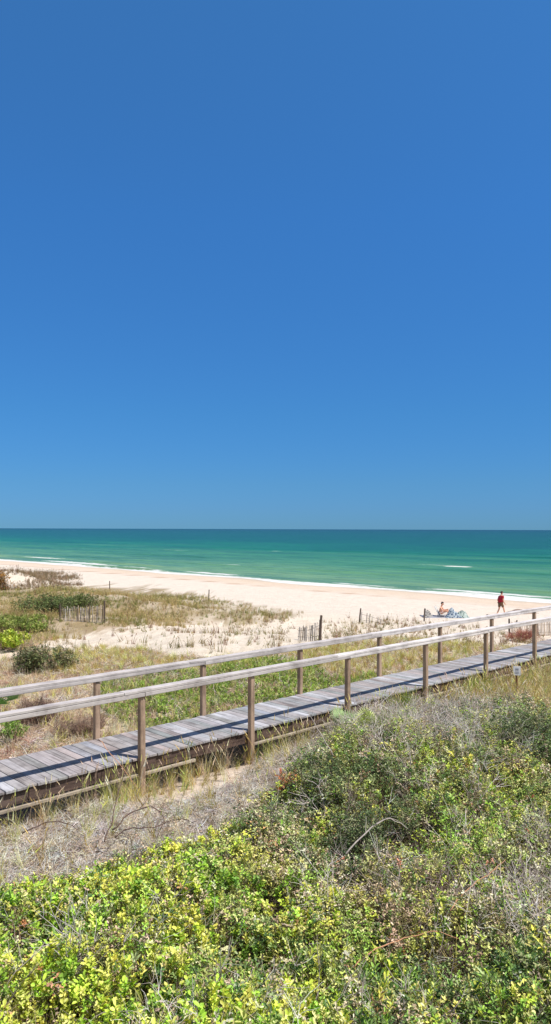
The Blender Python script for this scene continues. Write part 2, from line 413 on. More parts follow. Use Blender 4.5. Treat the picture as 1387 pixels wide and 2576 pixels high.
def sea_mat():
    m, n, l, p = nmat('sea_water')
    sh = mapping(n, l, (1, 1, 1), rot=-R(44.06))       # x = metres seaward, y = metres along the shore
    sp = n.new('ShaderNodeSeparateXYZ'); l.new(sh, sp.inputs[0])
    s_ = sp.outputs['X']
    def stretch(ks, kt):
        mm = n.new('ShaderNodeMapping'); mm.inputs['Scale'].default_value = (ks, kt, 1); l.new(sh, mm.inputs['Vector']); return mm.outputs[0]
    nb = noise(n, l, stretch(.045, .009), 1.0, 5, .6)
    # depth colour: logarithm of the distance from the shore, disturbed by bars and patches
    lg = math_(n, l, 'LOGARITHM', math_(n, l, 'MAXIMUM', math_(n, l, 'SUBTRACT', s_, 66.0), 1.0), 10.0)
    lg = math_(n, l, 'ADD', lg, math_(n, l, 'MULTIPLY', math_(n, l, 'SUBTRACT', nb.outputs[0], .5), .9))
    dep = math_(n, l, 'DIVIDE', lg, 4.0, True)
    cr = ramp(n, l, dep, SEACOL)
    nf = noise(n, l, stretch(.6, .12), 1.0, 6, .65)
    vr = ramp(n, l, nf.outputs[0], [(.36, (.62, .72, .76)), (.5, (1, 1, 1)), (.64, (1.28, 1.2, 1.14))])
    c = mixc(n, l, cr.outputs[0], vr.outputs[0], .85, 'MULTIPLY')
    nw = noise(n, l, stretch(.10, .016), 1.0, 5, .6)
    c = mixc(n, l, c, ramp(n, l, nw.outputs[0], [(.38, (.55, .72, .80)), (.5, (1, 1, 1)), (.62, (1.35, 1.14, 1.02))]).outputs[0], .8, 'MULTIPLY')
    at_ = n.new('ShaderNodeAttribute'); at_.attribute_name = 'col'
    nz = noise(n, l, stretch(1.1, .45), 1.0, 6, .7)
    f = math_(n, l, 'ADD', at_.outputs['Fac'], math_(n, l, 'MULTIPLY', math_(n, l, 'SUBTRACT', nz.outputs[0], .5), 2.1))
    f = math_(n, l, 'MULTIPLY', f, math_(n, l, 'GREATER_THAN', at_.outputs['Fac'], .02))
    foam = ramp(n, l, f, [(.32, (0, 0, 0)), (.80, (1, 1, 1))]).outputs[0]
    c = mixc(n, l, c, (.66, .66, .65), foam)
    l.new(c, p.inputs['Base Color'])
    l.new(math_(n, l, 'ADD', .22, math_(n, l, 'MULTIPLY', foam, .6)), p.inputs['Roughness'])
    p.inputs['Specular IOR Level'].default_value = .03; p.inputs['IOR'].default_value = 1.33
    wv = noise(n, l, stretch(1.1, .45), 1.0, 6, .7); wv2 = noise(n, l, stretch(.16, .05), 1.0, 5, .6)
    h = math_(n, l, 'ADD', wv.outputs[0], math_(n, l, 'MULTIPLY', wv2.outputs[0], 3.0))
    bump(n, l, p, h, .8, .35)
    return m
SEACOL = [(p_, tuple(max(.004, v * .60 - d) for v, d in zip(lin(*c_), (.010 * min(1, p_ * 2), .008 * min(1, p_ * 2), .062)))) for p_, c_ in ((0.0, (190, 198, 172)), (.20, (160, 192, 164)), (.34, (118, 172, 150)), (.45, (88, 156, 138)), (.53, (48, 134, 128)), (.60, (30, 112, 126)), (.80, (22, 94, 120)), (1.0, (14, 74, 116)))]
ss = np.concatenate([np.arange(64, 100, .25), np.arange(100, 220, .8), 220 + axis(2, 10, 60000)])
tt = np.concatenate([-60 - axis(1.0, 240, 60000)[:0:-1], np.arange(-60, 60, .8), 60 + axis(1.0, 10, 60000)])
sea = tag(grid_obj('sea', ss, tt, sea_z, sea_mat(), sea_foam, to_xy=lambda a, b: xy(a, b)), kind='structure')

# ------------------------------------------------------------------ plant templates (vertices, quads, stem flag)
class T:
    def __init__(s): s.v, s.f, s.k, s.sh = [], [], [], []      # k: 0 leaf colour, 1 stem colour
    def add(s, vs, fs, k, sh):
        n = len(s.v); s.v += [tuple(v) for v in vs]; s.f += [[n + i for i in f] for f in fs]
        s.k += [k] * len(vs); s.sh += (list(sh) if hasattr(sh, '__len__') else [sh] * len(vs))
    def leaf(s, b, d, L, Wd, fold=.25, sh=1.0, k=0, curl=.0):
        d = d.normalized(); side = d.cross(Vector((0, 0, 1)))
        if side.length < .1: side = Vector((1, 0, 0))
        side.normalize(); ax = Matrix.Rotation(random.uniform(-.7, .7), 3, d); side = ax @ side; nn = side.cross(d).normalized()
        p = lambda u, w, h: b + d * (u * L) + side * (w * Wd) + nn * (h * Wd - curl * u * u * L)
        s.add([p(0, 0, 0), p(.35, -.42, fold), p(.72, -.5, fold), p(1, 0, 0), p(.72, .5, fold), p(.35, .42, fold)],
              [[0, 1, 2, 3], [0, 3, 4, 5]], k, sh)
    def blade(s, b, az, L, w, lean, sh=1.0, k=0, n=3):
        ca, sa = math.cos(az), math.sin(az); vs = []
        tw = random.uniform(0, 3.14); wx, wy = math.cos(tw), math.sin(tw)
        for i in range(n + 1):
            u = i / n; r = lean * L * u * u; h = L * (u - .35 * lean * u * u); ww = w * (1 - u * .9) / 2
            vs += [b + Vector((ca * r - wx * ww, sa * r - wy * ww, h)), b + Vector((ca * r + wx * ww, sa * r + wy * ww, h))]
        s.add(vs, [[2 * i, 2 * i + 1, 2 * i + 3, 2 * i + 2] for i in range(n)], k, sh)
    def twig(s, pts, r0, r1, k=1, sh=1.0, sides=3):
        n0 = 0; vs = []; n = len(pts)
        for i, p in enumerate(pts):
            d = (pts[min(i + 1, n - 1)] - pts[max(i - 1, 0)]).normalized()
            a = d.cross(Vector((.3, .2, .9))).normalized(); b = d.cross(a); r = r0 + (r1 - r0) * i / (n - 1)
            vs += [p + (a * math.cos(2 * math.pi * j / sides) + b * math.sin(2 * math.pi * j / sides)) * r for j in range(sides)]
        s.add(vs, [[i * sides + j, i * sides + (j + 1) % sides, (i + 1) * sides + (j + 1) % sides, (i + 1) * sides + j] for i in range(n - 1) for j in range(sides)], k, sh)
    def arr(s): return np.array(s.v), np.array(s.f), np.array(s.k), np.array(s.sh)
def rv(z=0): 
    a = random.uniform(0, 6.283); return Vector((math.cos(a), math.sin(a), z))
def walk(p, d, L, n, w):
    pts = [p.copy()]
    for i in range(n):
        d = (d + Vector((random.gauss(0, w), random.gauss(0, w), random.gauss(0, w * .7)))).normalized(); pts.append(pts[-1] + d * (L / n))
    return pts
def t_sprig(nl=9, L=.05, Wd=.022, H=.14, spread=.8, stem=.0022):
    t = T(); top = Vector((random.uniform(-.02, .02), random.uniform(-.02, .02), H)); t.twig([Vector((0, 0, -.1)), top * .5, top], stem, stem * .5)
    for i in range(nl):
        u = .25 + .75 * (i + random.random()) / nl; a = i * 2.4 + random.uniform(-.4, .4)
        d = Vector((math.cos(a) * spread, math.sin(a) * spread, random.uniform(.25, 1.1)))
        t.leaf(top * u, d, L * random.uniform(.6, 1.15), Wd * random.uniform(.8, 1.15), random.uniform(.05, .4), random.uniform(.72, 1.2), curl=random.uniform(-.1, .3))
    return t.arr()
def t_scrub(nl=22, L=.028, Wd=.013, H=.18):
    """woody sprig with side twigs and small leaves"""
    t = T(); main = walk(Vector((0, 0, -.08)), Vector((0, 0, 1)), H + .08, 4, .25); t.twig(main, .0028, .0012)
    br = []
    for i in range(4):
        p = main[random.randint(1, 4)]; q = walk(p, rv(random.uniform(.2, 1)), H * random.uniform(.35, .7), 3, .3); t.twig(q, .0016, .0008); br += q
    for i in range(nl):
        p = random.choice(br + main[2:]); t.leaf(p, rv(random.uniform(-.2, 1.1)), L * random.uniform(.6, 1.2), Wd * random.uniform(.7, 1.2), random.uniform(.1, .4), random.uniform(.65, 1.25))
    return t.arr()
def t_bare(H=.5, n=5, r=.0035, kids=3):
    t = T()
    for i in range(n):
        m = walk(Vector((0, 0, -.05)), rv(random.uniform(.7, 2.2)), H * random.uniform(.6, 1.1), 6, .22); t.twig(m, r, r * .35, 0, random.uniform(.7, 1.2))
        for j in range(kids):
            p = m[random.randint(2, 5)]; q = walk(p, (m[-1] - m[0]).normalized() * .6 + rv(random.uniform(-.1, .8)), H * random.uniform(.2, .45), 4, .28)
            t.twig(q, r * .5, r * .22, 0, random.uniform(.8, 1.25))
    return t.arr()
def t_grass(n=16, H=.35, w=.006, lean=.7, spread=.05, heads=0):
    t = T()
    for i in range(n):
        t.blade(rv() * random.uniform(0, spread) + Vector((0, 0, -.02)), random.uniform(0, 6.28), H * random.uniform(.5, 1.15), w * random.uniform(.7, 1.3), random.uniform(.15, 1) * lean, random.uniform(.7, 1.25))
    for i in range(heads):
        a = random.uniform(0, 6.28); h = H * random.uniform(1.2, 1.6)
        pts = [Vector((math.cos(a) * .25 * h * u * u, math.sin(a) * .25 * h * u * u, h * (u - .1 * u * u))) for u in (0, .3, .6, .85, 1)]
        t.twig(pts, w * .3, w * .2, 0, 1.1); t.twig([pts[3], (pts[3] + pts[4]) / 2, pts[4]], w * 1.3, w * .3, 0, 1.15)
    return t.arr()
def t_litter(n=14, L=.12, w=.004, R0=.12):
    t = T()
    for i in range(n):
        p = rv() * random.uniform(0, R0) + Vector((0, 0, random.uniform(0, .07)))
        t.twig(walk(p, rv(random.uniform(-.25, .5)), L * random.uniform(.4, 1.4), 3, .3), w * random.uniform(.4, 1), w * .25, 0, random.uniform(.6, 1.3))
    return t.arr()
def t_palm(n=20, L=.55):
    t = T()
    for fan in range(7):
        a = fan * 2.4 + random.uniform(-.3, .3); lean = random.uniform(.3, .95); d = Vector((math.cos(a) * lean, math.sin(a) * lean, 1)).normalized()
        base = d * L * random.uniform(.5, .8); t.twig([Vector((0, 0, -.35)), base * .5, base], .006, .004, 1)
        up = Vector((0, 0, 1)); side = d.cross(up).normalized()
        for i in range(n):
            an = (i / (n - 1) - .5) * 2.9; dd = (d * math.cos(an) + side * math.sin(an)).normalized(); l = L * .62 * (1 - .25 * abs(an) / 1.45)
            nn = dd.cross(side.cross(d)).normalized() if abs(an) > .01 else side
            p0, p1, p2 = base, base + dd * l * .6, base + dd * l - Vector((0, 0, l * .10))
            w = .014
            t.add([p0 - nn * w * .2, p0 + nn * w * .2, p1 + nn * w, p1 - nn * w, p2 + nn * .001, p2 - nn * .001], [[0, 1, 2, 3], [3, 2, 4, 5]], 0, random.uniform(.75, 1.2))
    return t.arr()

def plants(name, temps, P, col, mat, scale=(.8, 1.25), tilt=.25, parent=None, stem=(.10, .075, .05), loc=None, shvar=1.0):
    P = np.asarray(P, float); N = len(P)
    if N == 0: return None
    which = RNG.integers(0, len(temps), N); Vs, Fs, Cs = [], [], []; off = 0
    col = np.asarray(col, float)
    if col.ndim == 1: col = np.tile(col, (N, 1))
    for k, (tv, tf, tk, tsh) in enumerate(temps):
        ix = np.nonzero(which == k)[0]; n = len(ix)
        if n == 0: continue
        az = RNG.uniform(0, 2 * np.pi, n); ti = RNG.normal(0, tilt, n); ta = RNG.uniform(0, 2 * np.pi, n); sc = RNG.uniform(scale[0], scale[1], n)
        ca, sa = np.cos(az), np.sin(az)
        v = tv[None] * sc[:, None, None]
        x = v[..., 0] * ca[:, None] - v[..., 1] * sa[:, None]; y = v[..., 0] * sa[:, None] + v[..., 1] * ca[:, None]; z = v[..., 2]
        # tilt about a horizontal axis
        ux, uy = np.cos(ta)[:, None], np.sin(ta)[:, None]; al = x * ux + y * uy
        c, s_ = np.cos(ti)[:, None], np.sin(ti)[:, None]
        al2 = al * c + z * s_; z2 = -al * s_ + z * c
        x = x + (al2 - al) * ux; y = y + (al2 - al) * uy
        V = np.stack([x, y, z2], -1) + P[ix][:, None, :]
        Vs.append(V.reshape(-1, 3)); Fs.append((tf[None] + (np.arange(n) * len(tv))[:, None, None]).reshape(-1, 4) + off); off += n * len(tv)
        cc = np.where(tk[None, :, None] == 0, col[ix][:, None, :], np.array(stem)[None, None, :]) * tsh[None, :, None]
        Cs.append(np.clip(cc, 0, 1).reshape(-1, 3))
    return mesh_obj(name, np.concatenate(Vs), np.concatenate(Fs), mat, parent, np.concatenate(Cs), loc=loc)
def palette(n, cols, w=None):
    cols = np.array(cols); i = RNG.choice(len(cols), n, p=None if w is None else np.array(w) / sum(w))
    c = cols[i] * RNG.uniform(.8, 1.2, (n, 1)); return c * RNG.uniform(.94, 1.06, (n, 3))
def rank(v):
    r = np.empty(len(v)); r[np.argsort(v)] = np.arange(len(v)) / max(1, len(v)); return r
def cpal(x, y, cols, w=None, fr=2.6, mix=.35, seed=500):
    """colours that keep together in clumps, as plants of one kind do"""
    u = rank(rank(fbm(x * fr, y * fr, seed, 3)) + mix * 2 * RNG.random(len(x)))
    w = np.ones(len(cols)) if w is None else np.array(w, float)
    i = np.searchsorted(np.cumsum(w / w.sum()), u).clip(0, len(cols) - 1)
    return np.array(cols)[i] * RNG.uniform(.75, 1.25, (len(x), 1)) * RNG.uniform(.94, 1.06, (len(x), 3))
def scatter(x0, x1, y0, y1, dens):
    n = int((x1 - x0) * (y1 - y0) * dens)
    # stay in the wedge the photo can see, with a wide margin for other positions
    x = RNG.uniform(x0, x1, n); y = RNG.uniform(y0, y1, n)
    k = (np.abs(x) < .45 * y + 1.6)
    x, y = x[k], y[k]; return x, y, terrain(x, y)
def near_deck(x, y, pad=.0):
    s, t = st(x, y); return (t < -9.12 + pad) & (t > -10.46 - pad) & (s < 30)

# ------------------------------------------------------------------ boardwalk
DECK = CZ - 3.35
bw = empty('boardwalk', (*xy(0, -9.15), DECK), R(44.06))
tag(bw, 'grey weathered wooden boardwalk with brown posts and handrails crossing the dunes', 'boardwalk')
WID = 1.24; S0, S1 = -3.5, 27.0
m = MB(); x = S0; random.seed(3)
while x < S1:
    w = .138
    m.box((x + w / 2, WID / 2 + random.uniform(-.014, .014), -.019 + random.uniform(-.002, .003)), (w, WID + .05, .036), Matrix.Rotation(random.uniform(-.006, .006), 3, 'Z') @ Matrix.Rotation(random.uniform(-.006, .006), 3, 'Y'), jit=.0012)
    x += w + random.uniform(.004, .011)
m.build('deck', M_DECK, bw)
def s_of(px, t):                                        # distance along the boardwalk of a post seen at photo column px
    k = (px - 693.5) / F; Y = t / (k * DY - DX); return k * Y * DX + Y * DY
def post_row(cols, t):
    r = [s_of(c, t) for c in cols]
    return [r[0] - 2.446 * k for k in (4, 3, 2, 1)] + r + [r[-1] + 2.446 * k for k in (1, 2, 3)]
near_s, far_s = post_row((360, 634, 876, 1072, 1224, 1346), -9.101), post_row((244, 512, 757, 955, 1109, 1239), -10.439)
posts_s = near_s
for y0, nm in ((.03, 1), (WID - .03, -1)):
    m = MB(); x = S0
    while x < S1:
        L = min(2.446 * 2, S1 - x) if x > S0 else 3.0
        m.box((x + L / 2, y0 + random.uniform(-.006, .006), -.037 - .092), (L - .006, .04, .184), jit=.002); x += L
    m.build('rim_joist', M_JOIST, bw)
m = MB(); x = S0
m.box(((S0 + S1) / 2, WID / 2, -.04 - .09), (S1 - S0, .04, .176)); m.build('centre_joist', M_JOIST, bw)
for side in (0, 1):
    ypost = -.049 if side == 0 else WID + .049
    posts_s = near_s if side == 0 else far_s
    for i, s_ in enumerate(posts_s):
        m = MB(); h = .90 + random.uniform(-.006, .006); g = -1.3
        m.box((s_ + random.uniform(-.01, .01), ypost, (h + g) / 2), (.09, .09, h - g), Matrix.Rotation(random.uniform(-.006, .006), 3, 'Y') @ Matrix.Rotation(random.uniform(-.02, .02), 3, 'Z'), jit=.002)
        m.build('post', M_POST, bw)
    # handrail: cap board laid on a narrower beam, in lengths butted over posts
    rail = MB(); cap = MB(); seg = posts_s[side::2]; zz = {k: .90 + random.uniform(-.005, .008) for k in posts_s}
    segs = [(S0, seg[0])] + [(seg[i], seg[i + 1]) for i in range(len(seg) - 1)] + [(seg[-1], S1)]
    for a, b in segs:
        dz = random.uniform(-.004, .004); dy = random.uniform(-.006, .006)
        rot = Matrix.Rotation(random.uniform(-.0012, .0012), 3, 'Y')
        rail.box(((a + b) / 2, ypost + dy, .936 + dz + .003), (b - a - .005, .140, .062), rot, jit=.002)
        a2, b2 = a - .35, b - .35
        cap.box(((a2 + b2) / 2, ypost + dy * .5, .990 + dz), (b2 - a2 - .006, .147, .038), rot @ Matrix.Rotation(random.uniform(-.02, .03), 3, 'X'), jit=.002)
    r_ = rail.build('handrail', M_RAIL, bw); cap.build('rail_cap', M_RAIL, r_)
posts_s = near_s
for i in range(len(posts_s) - 1):
    m = MB(); a, b = posts_s[i] + .05, posts_s[i + 1] - .05
    if i == 4: b = a + .95
    m.box(((a + b) / 2, -.018, -.255), (b - a, .050, .040), Matrix.Rotation(random.uniform(-.004, .004), 3, 'Y'), jit=.002)
    m.build('lower_beam', M_BEAM, bw)
for s_ in posts_s:
    m = MB(); m.box((s_ + .075, WID / 2, -.21), (.04, WID - .1, .14), jit=.002); m.build('cross_joist', M_JOIST, bw)

# ------------------------------------------------------------------ sand fences and stakes
def stake(name, px, py, h, lean, label, r=.045, group=None):
    p = at(px, py); m = MB()
    m.tube([(0, 0, -.3), (lean * .4, .02, h * .5), (lean, .03, h * .97), (lean * 1.01, .03, h)], [r * 1.05, r, r * .85, r * .6], 8)
    o = m.build(name, M_STAKE); o.location = p; tag(o, label, 'post', group); return o
def fence(a, b, ha, hb, n, mat, label, lean=0.0, postA=True, postB=True, seed=1, sag=0.0, miss=0):
    random.seed(seed); A, B = at(*a), at(*b); root = empty('sand_fence', A); tag(root, label, 'sand fence')
    m = MB(); d = B - A
    for i in range(n):
        u = (i + .5) / n
        if random.random() < miss: continue
        q = d * u; q.z = float(terrain(A.x + q.x, A.y + q.y)) - A.z; h = (ha + (hb - ha) * u) * random.uniform(.86, 1.08)
        ln = lean * h + random.gauss(0, .02); top = q + Vector((ln, random.gauss(0, .04) - sag * h, h))
        bot = q + Vector((random.gauss(0, .01), 0, -.1)); dr = (top - bot)
        rot = dr.to_track_quat('Z', 'X').to_matrix() @ Matrix.Rotation(math.atan2(d.y, d.x) + random.uniform(-.3, .3), 3, 'Z')
        m.box((bot + top) / 2, (.052, .014, dr.length), rot)
    m.build('lath_panel', mat, root)
    w = MB()
    for fz in (.25, .75):
        pts = []
        for i in range(9):
            u = i / 8; q = d * u; q.z = float(terrain(A.x + q.x, A.y + q.y)) - A.z; h = ha + (hb - ha) * u
            pts.append(q + Vector((lean * h * fz, -sag * h * fz, h * fz)))
        w.tube(pts, .008, 4)
    w.build('wire', M_STAKE, root)
    for k, (on, q, h) in enumerate(((postA, Vector((0, 0, 0)), ha), (postB, d, hb))):
        if on:
            m = MB(); m.tube([q + Vector((0, 0, -.3)), q + Vector((lean * .5, 0, h * .6)), q + Vector((lean, -.02, h * 1.22))], [.055, .05, .042], 7); m.build('post', M_STAKE, root)
    return root
fence((152, 1562), (264, 1566), .72, .95, 34, M_FENCE_GREY, 'grey wooden lath sand fence between two posts in the green dune plants at left', seed=4, miss=.0)
fence((750, 1608), (806, 1612), .45, .76, 11, M_FENCE_GREY, 'short leaning remnant of brown lath fence ending at a dark post on the white sand', lean=.05, postA=False, seed=8)
fence((905, 1566), (962, 1572), .74, .4, 8, M_FENCE_GREY, 'broken lath fence with a tilted dark post by the beach edge in brown grass', lean=.09, postB=False, seed=9, miss=.35)
fence((1283, 1603), (1480, 1592), .85, .85, 60, M_FENCE_PALE, 'pale sunlit lath sand fence behind the boardwalk at the right edge', lean=-.03, postA=True, seed=12, miss=.05)
stake('fence_post', 526, 1512, .95, .03, 'dark upright stake in dune grass below the surf, nearest the middle of the beach')
stake('fence_post', 277, 1488, 1.0, -.02, 'thin grey upright stake on the dune crest at left against the beach', .045)
stake('fence_post', 1068, 1563, .85, .05, 'short dark stake just left of the sunbather on the beach')
stake('fence_post', 1300, 1580, .5, .05, 'short tilted dark stake behind the handrail below the walking person')

# ------------------------------------------------------------------ small sign on a stake
p = at(1301, 1762); sg = empty('stake_sign', p, R(-8)); tag(sg, 'small white sign plate on a thin rust brown stake in pale grass beside the boardwalk', 'sign')
m = MB(); m.tube([(0, 0, -.2), (.005, 0, .35), (.0, 0, .70)], [.025, .024, .023], 6); m.build('stake', plain('rusty_stake', lin(122, 72, 58), .8), sg)
m = MB(); m.box((.004, -.030, .665), (.16, .010, .20)); pl = m.build('sign_plate', plain('sign_white', lin(228, 230, 240), .5, .05), sg)
m = MB(); m.box((.004, -.0370, .70), (.07, .003, .045)); m.box((.004, -.0370, .642), (.09, .003, .012)); m.box((.004, -.0370, .615), (.075, .003, .012)); m.build('faded_marking', plain('sign_grey', lin(150, 156, 176), .6, .1), pl)

# ------------------------------------------------------------------ people on the beach
M_SKIN = plain('skin', lin(214, 160, 132), .55, .06); M_HAIR = plain('dark_hair', lin(52, 40, 36), .6, .2, 60)
M_RED = plain('dark_red_cloth', lin(158, 16, 40), .8, .12); M_SHORT = plain('brown_shorts_cloth', lin(112, 84, 62), .85, .12); M_SWIM = plain('swim_cloth', lin(60, 70, 110), .8, .1)
def skin_obj(name, verts, edges, radii, root_i, mat, parent=None, sub=2):
    me = bpy.data.meshes.new(name); me.from_pydata(verts, edges, []); me.update(); me.materials.append(mat)
    o = bpy.data.objects.new(name, me); C.objects.link(o); o.parent = parent
    md = o.modifiers.new('skin', 'SKIN'); md.use_smooth_shade = True
    sv_ = me.skin_vertices[0].data if me.skin_vertices else None
    if sv_ is None: return o
    for i, r in enumerate(radii):
        sv_[i].radius = r if isinstance(r, tuple) else (r, r); sv_[i].use_root = (i == root_i)
    s2 = o.modifiers.new('subd', 'SUBSURF'); s2.levels = sub; s2.render_levels = sub
    return o
def ensure_skin(me):
    pass
def figure(J, Rr, mat_skin, name, label, loc, rz, arms_fingers=True):
    """J: joint positions. One continuous skinned body with five-fingered hands."""
    V, E, RR = [], [], []
    def add(p, r, par=None):
        V.append(tuple(p)); RR.append(r)
        if par is not None: E.append((par, len(V) - 1))
        return len(V) - 1
    pel = add(J['pelvis'], Rr['pelvis']); wa = add(J['waist'], Rr['waist'], pel); ch = add(J['chest'], Rr['chest'], wa)
    nb = add(J['neck0'], Rr['neck'], ch); nt = add(J['neck1'], Rr['neck'], nb); hb = add(J['head0'], Rr['head0'], nt); ht = add(J['head1'], Rr['head1'], hb); add(J['head2'], Rr['head2'], ht)
    for s_ in ('L', 'R'):
        sh = add(J['sho' + s_], .06, nb if False else ch); el = add(J['elb' + s_], .042, sh); wr = add(J['wri' + s_], .028, el)
        pd = (Vector(J['wri' + s_]) - Vector(J['elb' + s_])).normalized(); side = pd.cross(Vector((0, 1, 0))).normalized()
        pm = add(Vector(J['wri' + s_]) + pd * .05, .032, wr)
        for k in range(4):
            b = Vector(V[pm]) + pd * .035 + side * (k - 1.5) * .019; f0 = add(b, .009, pm); l_ = (.036, .043, .040, .031)[k]
            f1 = add(b + pd * l_, .0085, f0); add(b + pd * l_ * 1.7 + Vector((.012, 0, -.01)), .007, f1)
        tb = add(Vector(V[wr]) + pd * .03 + side * -.035, .011, wr); add(Vector(V[tb]) + pd * .035 - side * .02, .009, tb)
        hp = add(J['hip' + s_], Rr['hip'], pel); kn = add(J['kne' + s_], .058, hp); ca = add(Vector(J['kne' + s_]).lerp(Vector(J['ank' + s_]), .35), .056, kn); an = add(J['ank' + s_], .036, ca)
        hl = add(J['hee' + s_], .036, an); add(J['toe' + s_], .026, hl)
    o = skin_obj(name, V, E, RR, pel, mat_skin); o.location = loc; o.rotation_euler = (0, 0, rz)
    return o
def head_parts(o, hc, fwd, up, r=.1):
    """nose, ears, eyes, mouth and hair on the head centred hc"""
    side = fwd.cross(up).normalized(); B = Matrix((side, fwd, up)).transposed()
    m = MB(); m.ellipsoid((0, 0, 0), (r * .93, r * 1.12, r * 1.08), 14, 9, lambda v: 1.0 if v.y < .25 or v.z > .55 else .62 if v.z < .3 else .8)
    m.v = [tuple(B @ Vector(v) + hc - fwd * .012 + up * .022) for v in m.v]; m.build('hair', M_HAIR, o, True)
    def bit(nm, c, rr, mt):
        m = MB(); m.ellipsoid(c, rr, 8, 6); m.v = [tuple(B @ Vector(v) + hc) for v in m.v]; m.build(nm, mt, o, True)
    bit('nose', (0, r * .95, -r * .12), (.014, .022, .026), M_SKIN); bit('mouth', (0, r * .84, -r * .5), (.024, .008, .006), M_HAIR)
    for k in (-1, 1):
        bit('ear', (k * r * .86, -.005, -r * .1), (.012, .02, .03), M_SKIN); bit('eye', (k * .032, r * .82, .008), (.012, .01, .007), M_HAIR)

# walking person: profile, striding towards +x, looking slightly down
Jw = dict(pelvis=(0, 0, .95), waist=(.02, 0, 1.10), chest=(.045, 0, 1.30), neck0=(.07, 0, 1.44), neck1=(.095, 0, 1.52), head0=(.125, 0, 1.60), head1=(.135, 0, 1.67), head2=(.135, 0, 1.73),
          shoL=(.06, .16, 1.39), elbL=(-.08, .21, 1.13), wriL=(.06, .20, .91), shoR=(.06, -.16, 1.39), elbR=(.05, -.22, 1.12), wriR=(.22, -.19, .92),
          hipL=(.0, .09, .90), kneL=(-.02, .10, .50), ankL=(-.24, .10, .13), heeL=(-.27, .10, .08), toeL=(-.13, .10, .02),
          hipR=(.01, -.09, .90), kneR=(.22, -.10, .52), ankR=(.34, -.10, .10), heeR=(.33, -.10, .05), toeR=(.50, -.11, .07))
Rw = dict(pelvis=(.13, .12), waist=(.12, .11), chest=(.15, .125), neck=.055, head0=(.07, .075), head1=(.082, .088), head2=(.06, .065), hip=.09)
pw = figure(Jw, Rw, M_SKIN, 'person', '', at(1260, 1549), R(28))
tag(pw, 'person in dark red shirt and brown shorts striding right along the beach', 'person')
def cloth(name, V, E, RR, mat, parent): return skin_obj(name, V, E, RR, 0, mat, parent, 2)
J = Jw
cloth('shirt', [(0, 0, .92), J['waist'], J['chest'], (.065, 0, 1.43), J['shoL'], (-.0, .195, 1.24), J['shoR'], (.055, -.2, 1.24)], [(0, 1), (1, 2), (2, 3), (2, 4), (4, 5), (2, 6), (6, 7)],
      [(.21, .19), (.21, .19), (.235, .20), (.10, .10), .115, .10, .115, .10], M_RED, pw)
cloth('shorts', [(0, 0, .97), J['hipL'], (-.01, .10, .58), J['hipR'], (.17, -.10, .60)], [(0, 1), (1, 2), (0, 3), (3, 4)], [(.14, .13), .11, .10, .11, .10], M_SHORT, pw)
head_parts(pw, Vector((.135, 0, 1.655)), Vector((.97, 0, -.22)).normalized(), Vector((.22, 0, .97)).normalized(), .1)

# sunbather in a low chair, facing right
base = at(1110, 1551)
Js = dict(pelvis=(0, 0, .24), waist=(-.02, 0, .38), chest=(-.01, 0, .58), neck0=(.03, 0, .71), neck1=(.07, 0, .78), head0=(.10, 0, .85), head1=(.115, 0, .92), head2=(.115, 0, .98),
          shoL=(.02, .16, .65), elbL=(.16, .20, .45), wriL=(.36, .14, .50), shoR=(.02, -.16, .65), elbR=(.16, -.22, .44), wriR=(.38, -.12, .48),
          hipL=(.05, .09, .24), kneL=(.46, .12, .44), ankL=(.80, .12, .10), heeL=(.80, .12, .05), toeL=(.94, .12, .08),
          hipR=(.05, -.09, .24), kneR=(.44, -.12, .42), ankR=(.78, -.12, .10), heeR=(.78, -.12, .05), toeR=(.92, -.12, .08))
ps = figure(Js, Rw, M_SKIN, 'person', '', base, R(-25))
tag(ps, 'dark haired person sitting in a low beach chair on the sand with knees raised', 'person')
cloth('swimsuit', [(0, 0, .22), (-.02, 0, .38), (-.01, 0, .52)], [(0, 1), (1, 2)], [(.145, .135), (.13, .12), (.14, .12)], M_SWIM, ps)
head_parts(ps, Vector((.115, 0, .91)), Vector((.92, 0, -.38)).normalized(), Vector((.38, 0, .92)).normalized(), .1)
M_WHITE = plain('white_fabric', lin(190, 188, 186), .8, .08); M_ALU = plain('pale_metal', lin(205, 205, 208), .4, .05)
chr_ = empty('beach_chair', base, R(-25)); tag(chr_, 'low white beach chair under the seated person on the sand', 'chair')
m = MB(); m.box((-.24, 0, .40), (.03, .5, .66), Matrix.Rotation(R(-28), 3, 'Y')); m.build('backrest', M_WHITE, chr_)
m = MB(); m.box((.10, 0, .095), (.50, .5, .03), Matrix.Rotation(R(-5), 3, 'Y')); m.build('seat', M_WHITE, chr_)
for k in (-1, 1):
    m = MB(); m.tube([(-.42, k * .27, .74), (-.10, k * .27, .12), (.02, k * .27, .0), (.30, k * .27, .0), (.36, k * .27, .13)], .014, 6); m.tube([(-.28, k * .275, .0), (-.05, k * .275, .30), (.30, k * .275, .32), (.33, k * .275, .0)], .014, 6)
    m.build('frame', M_ALU, chr_)

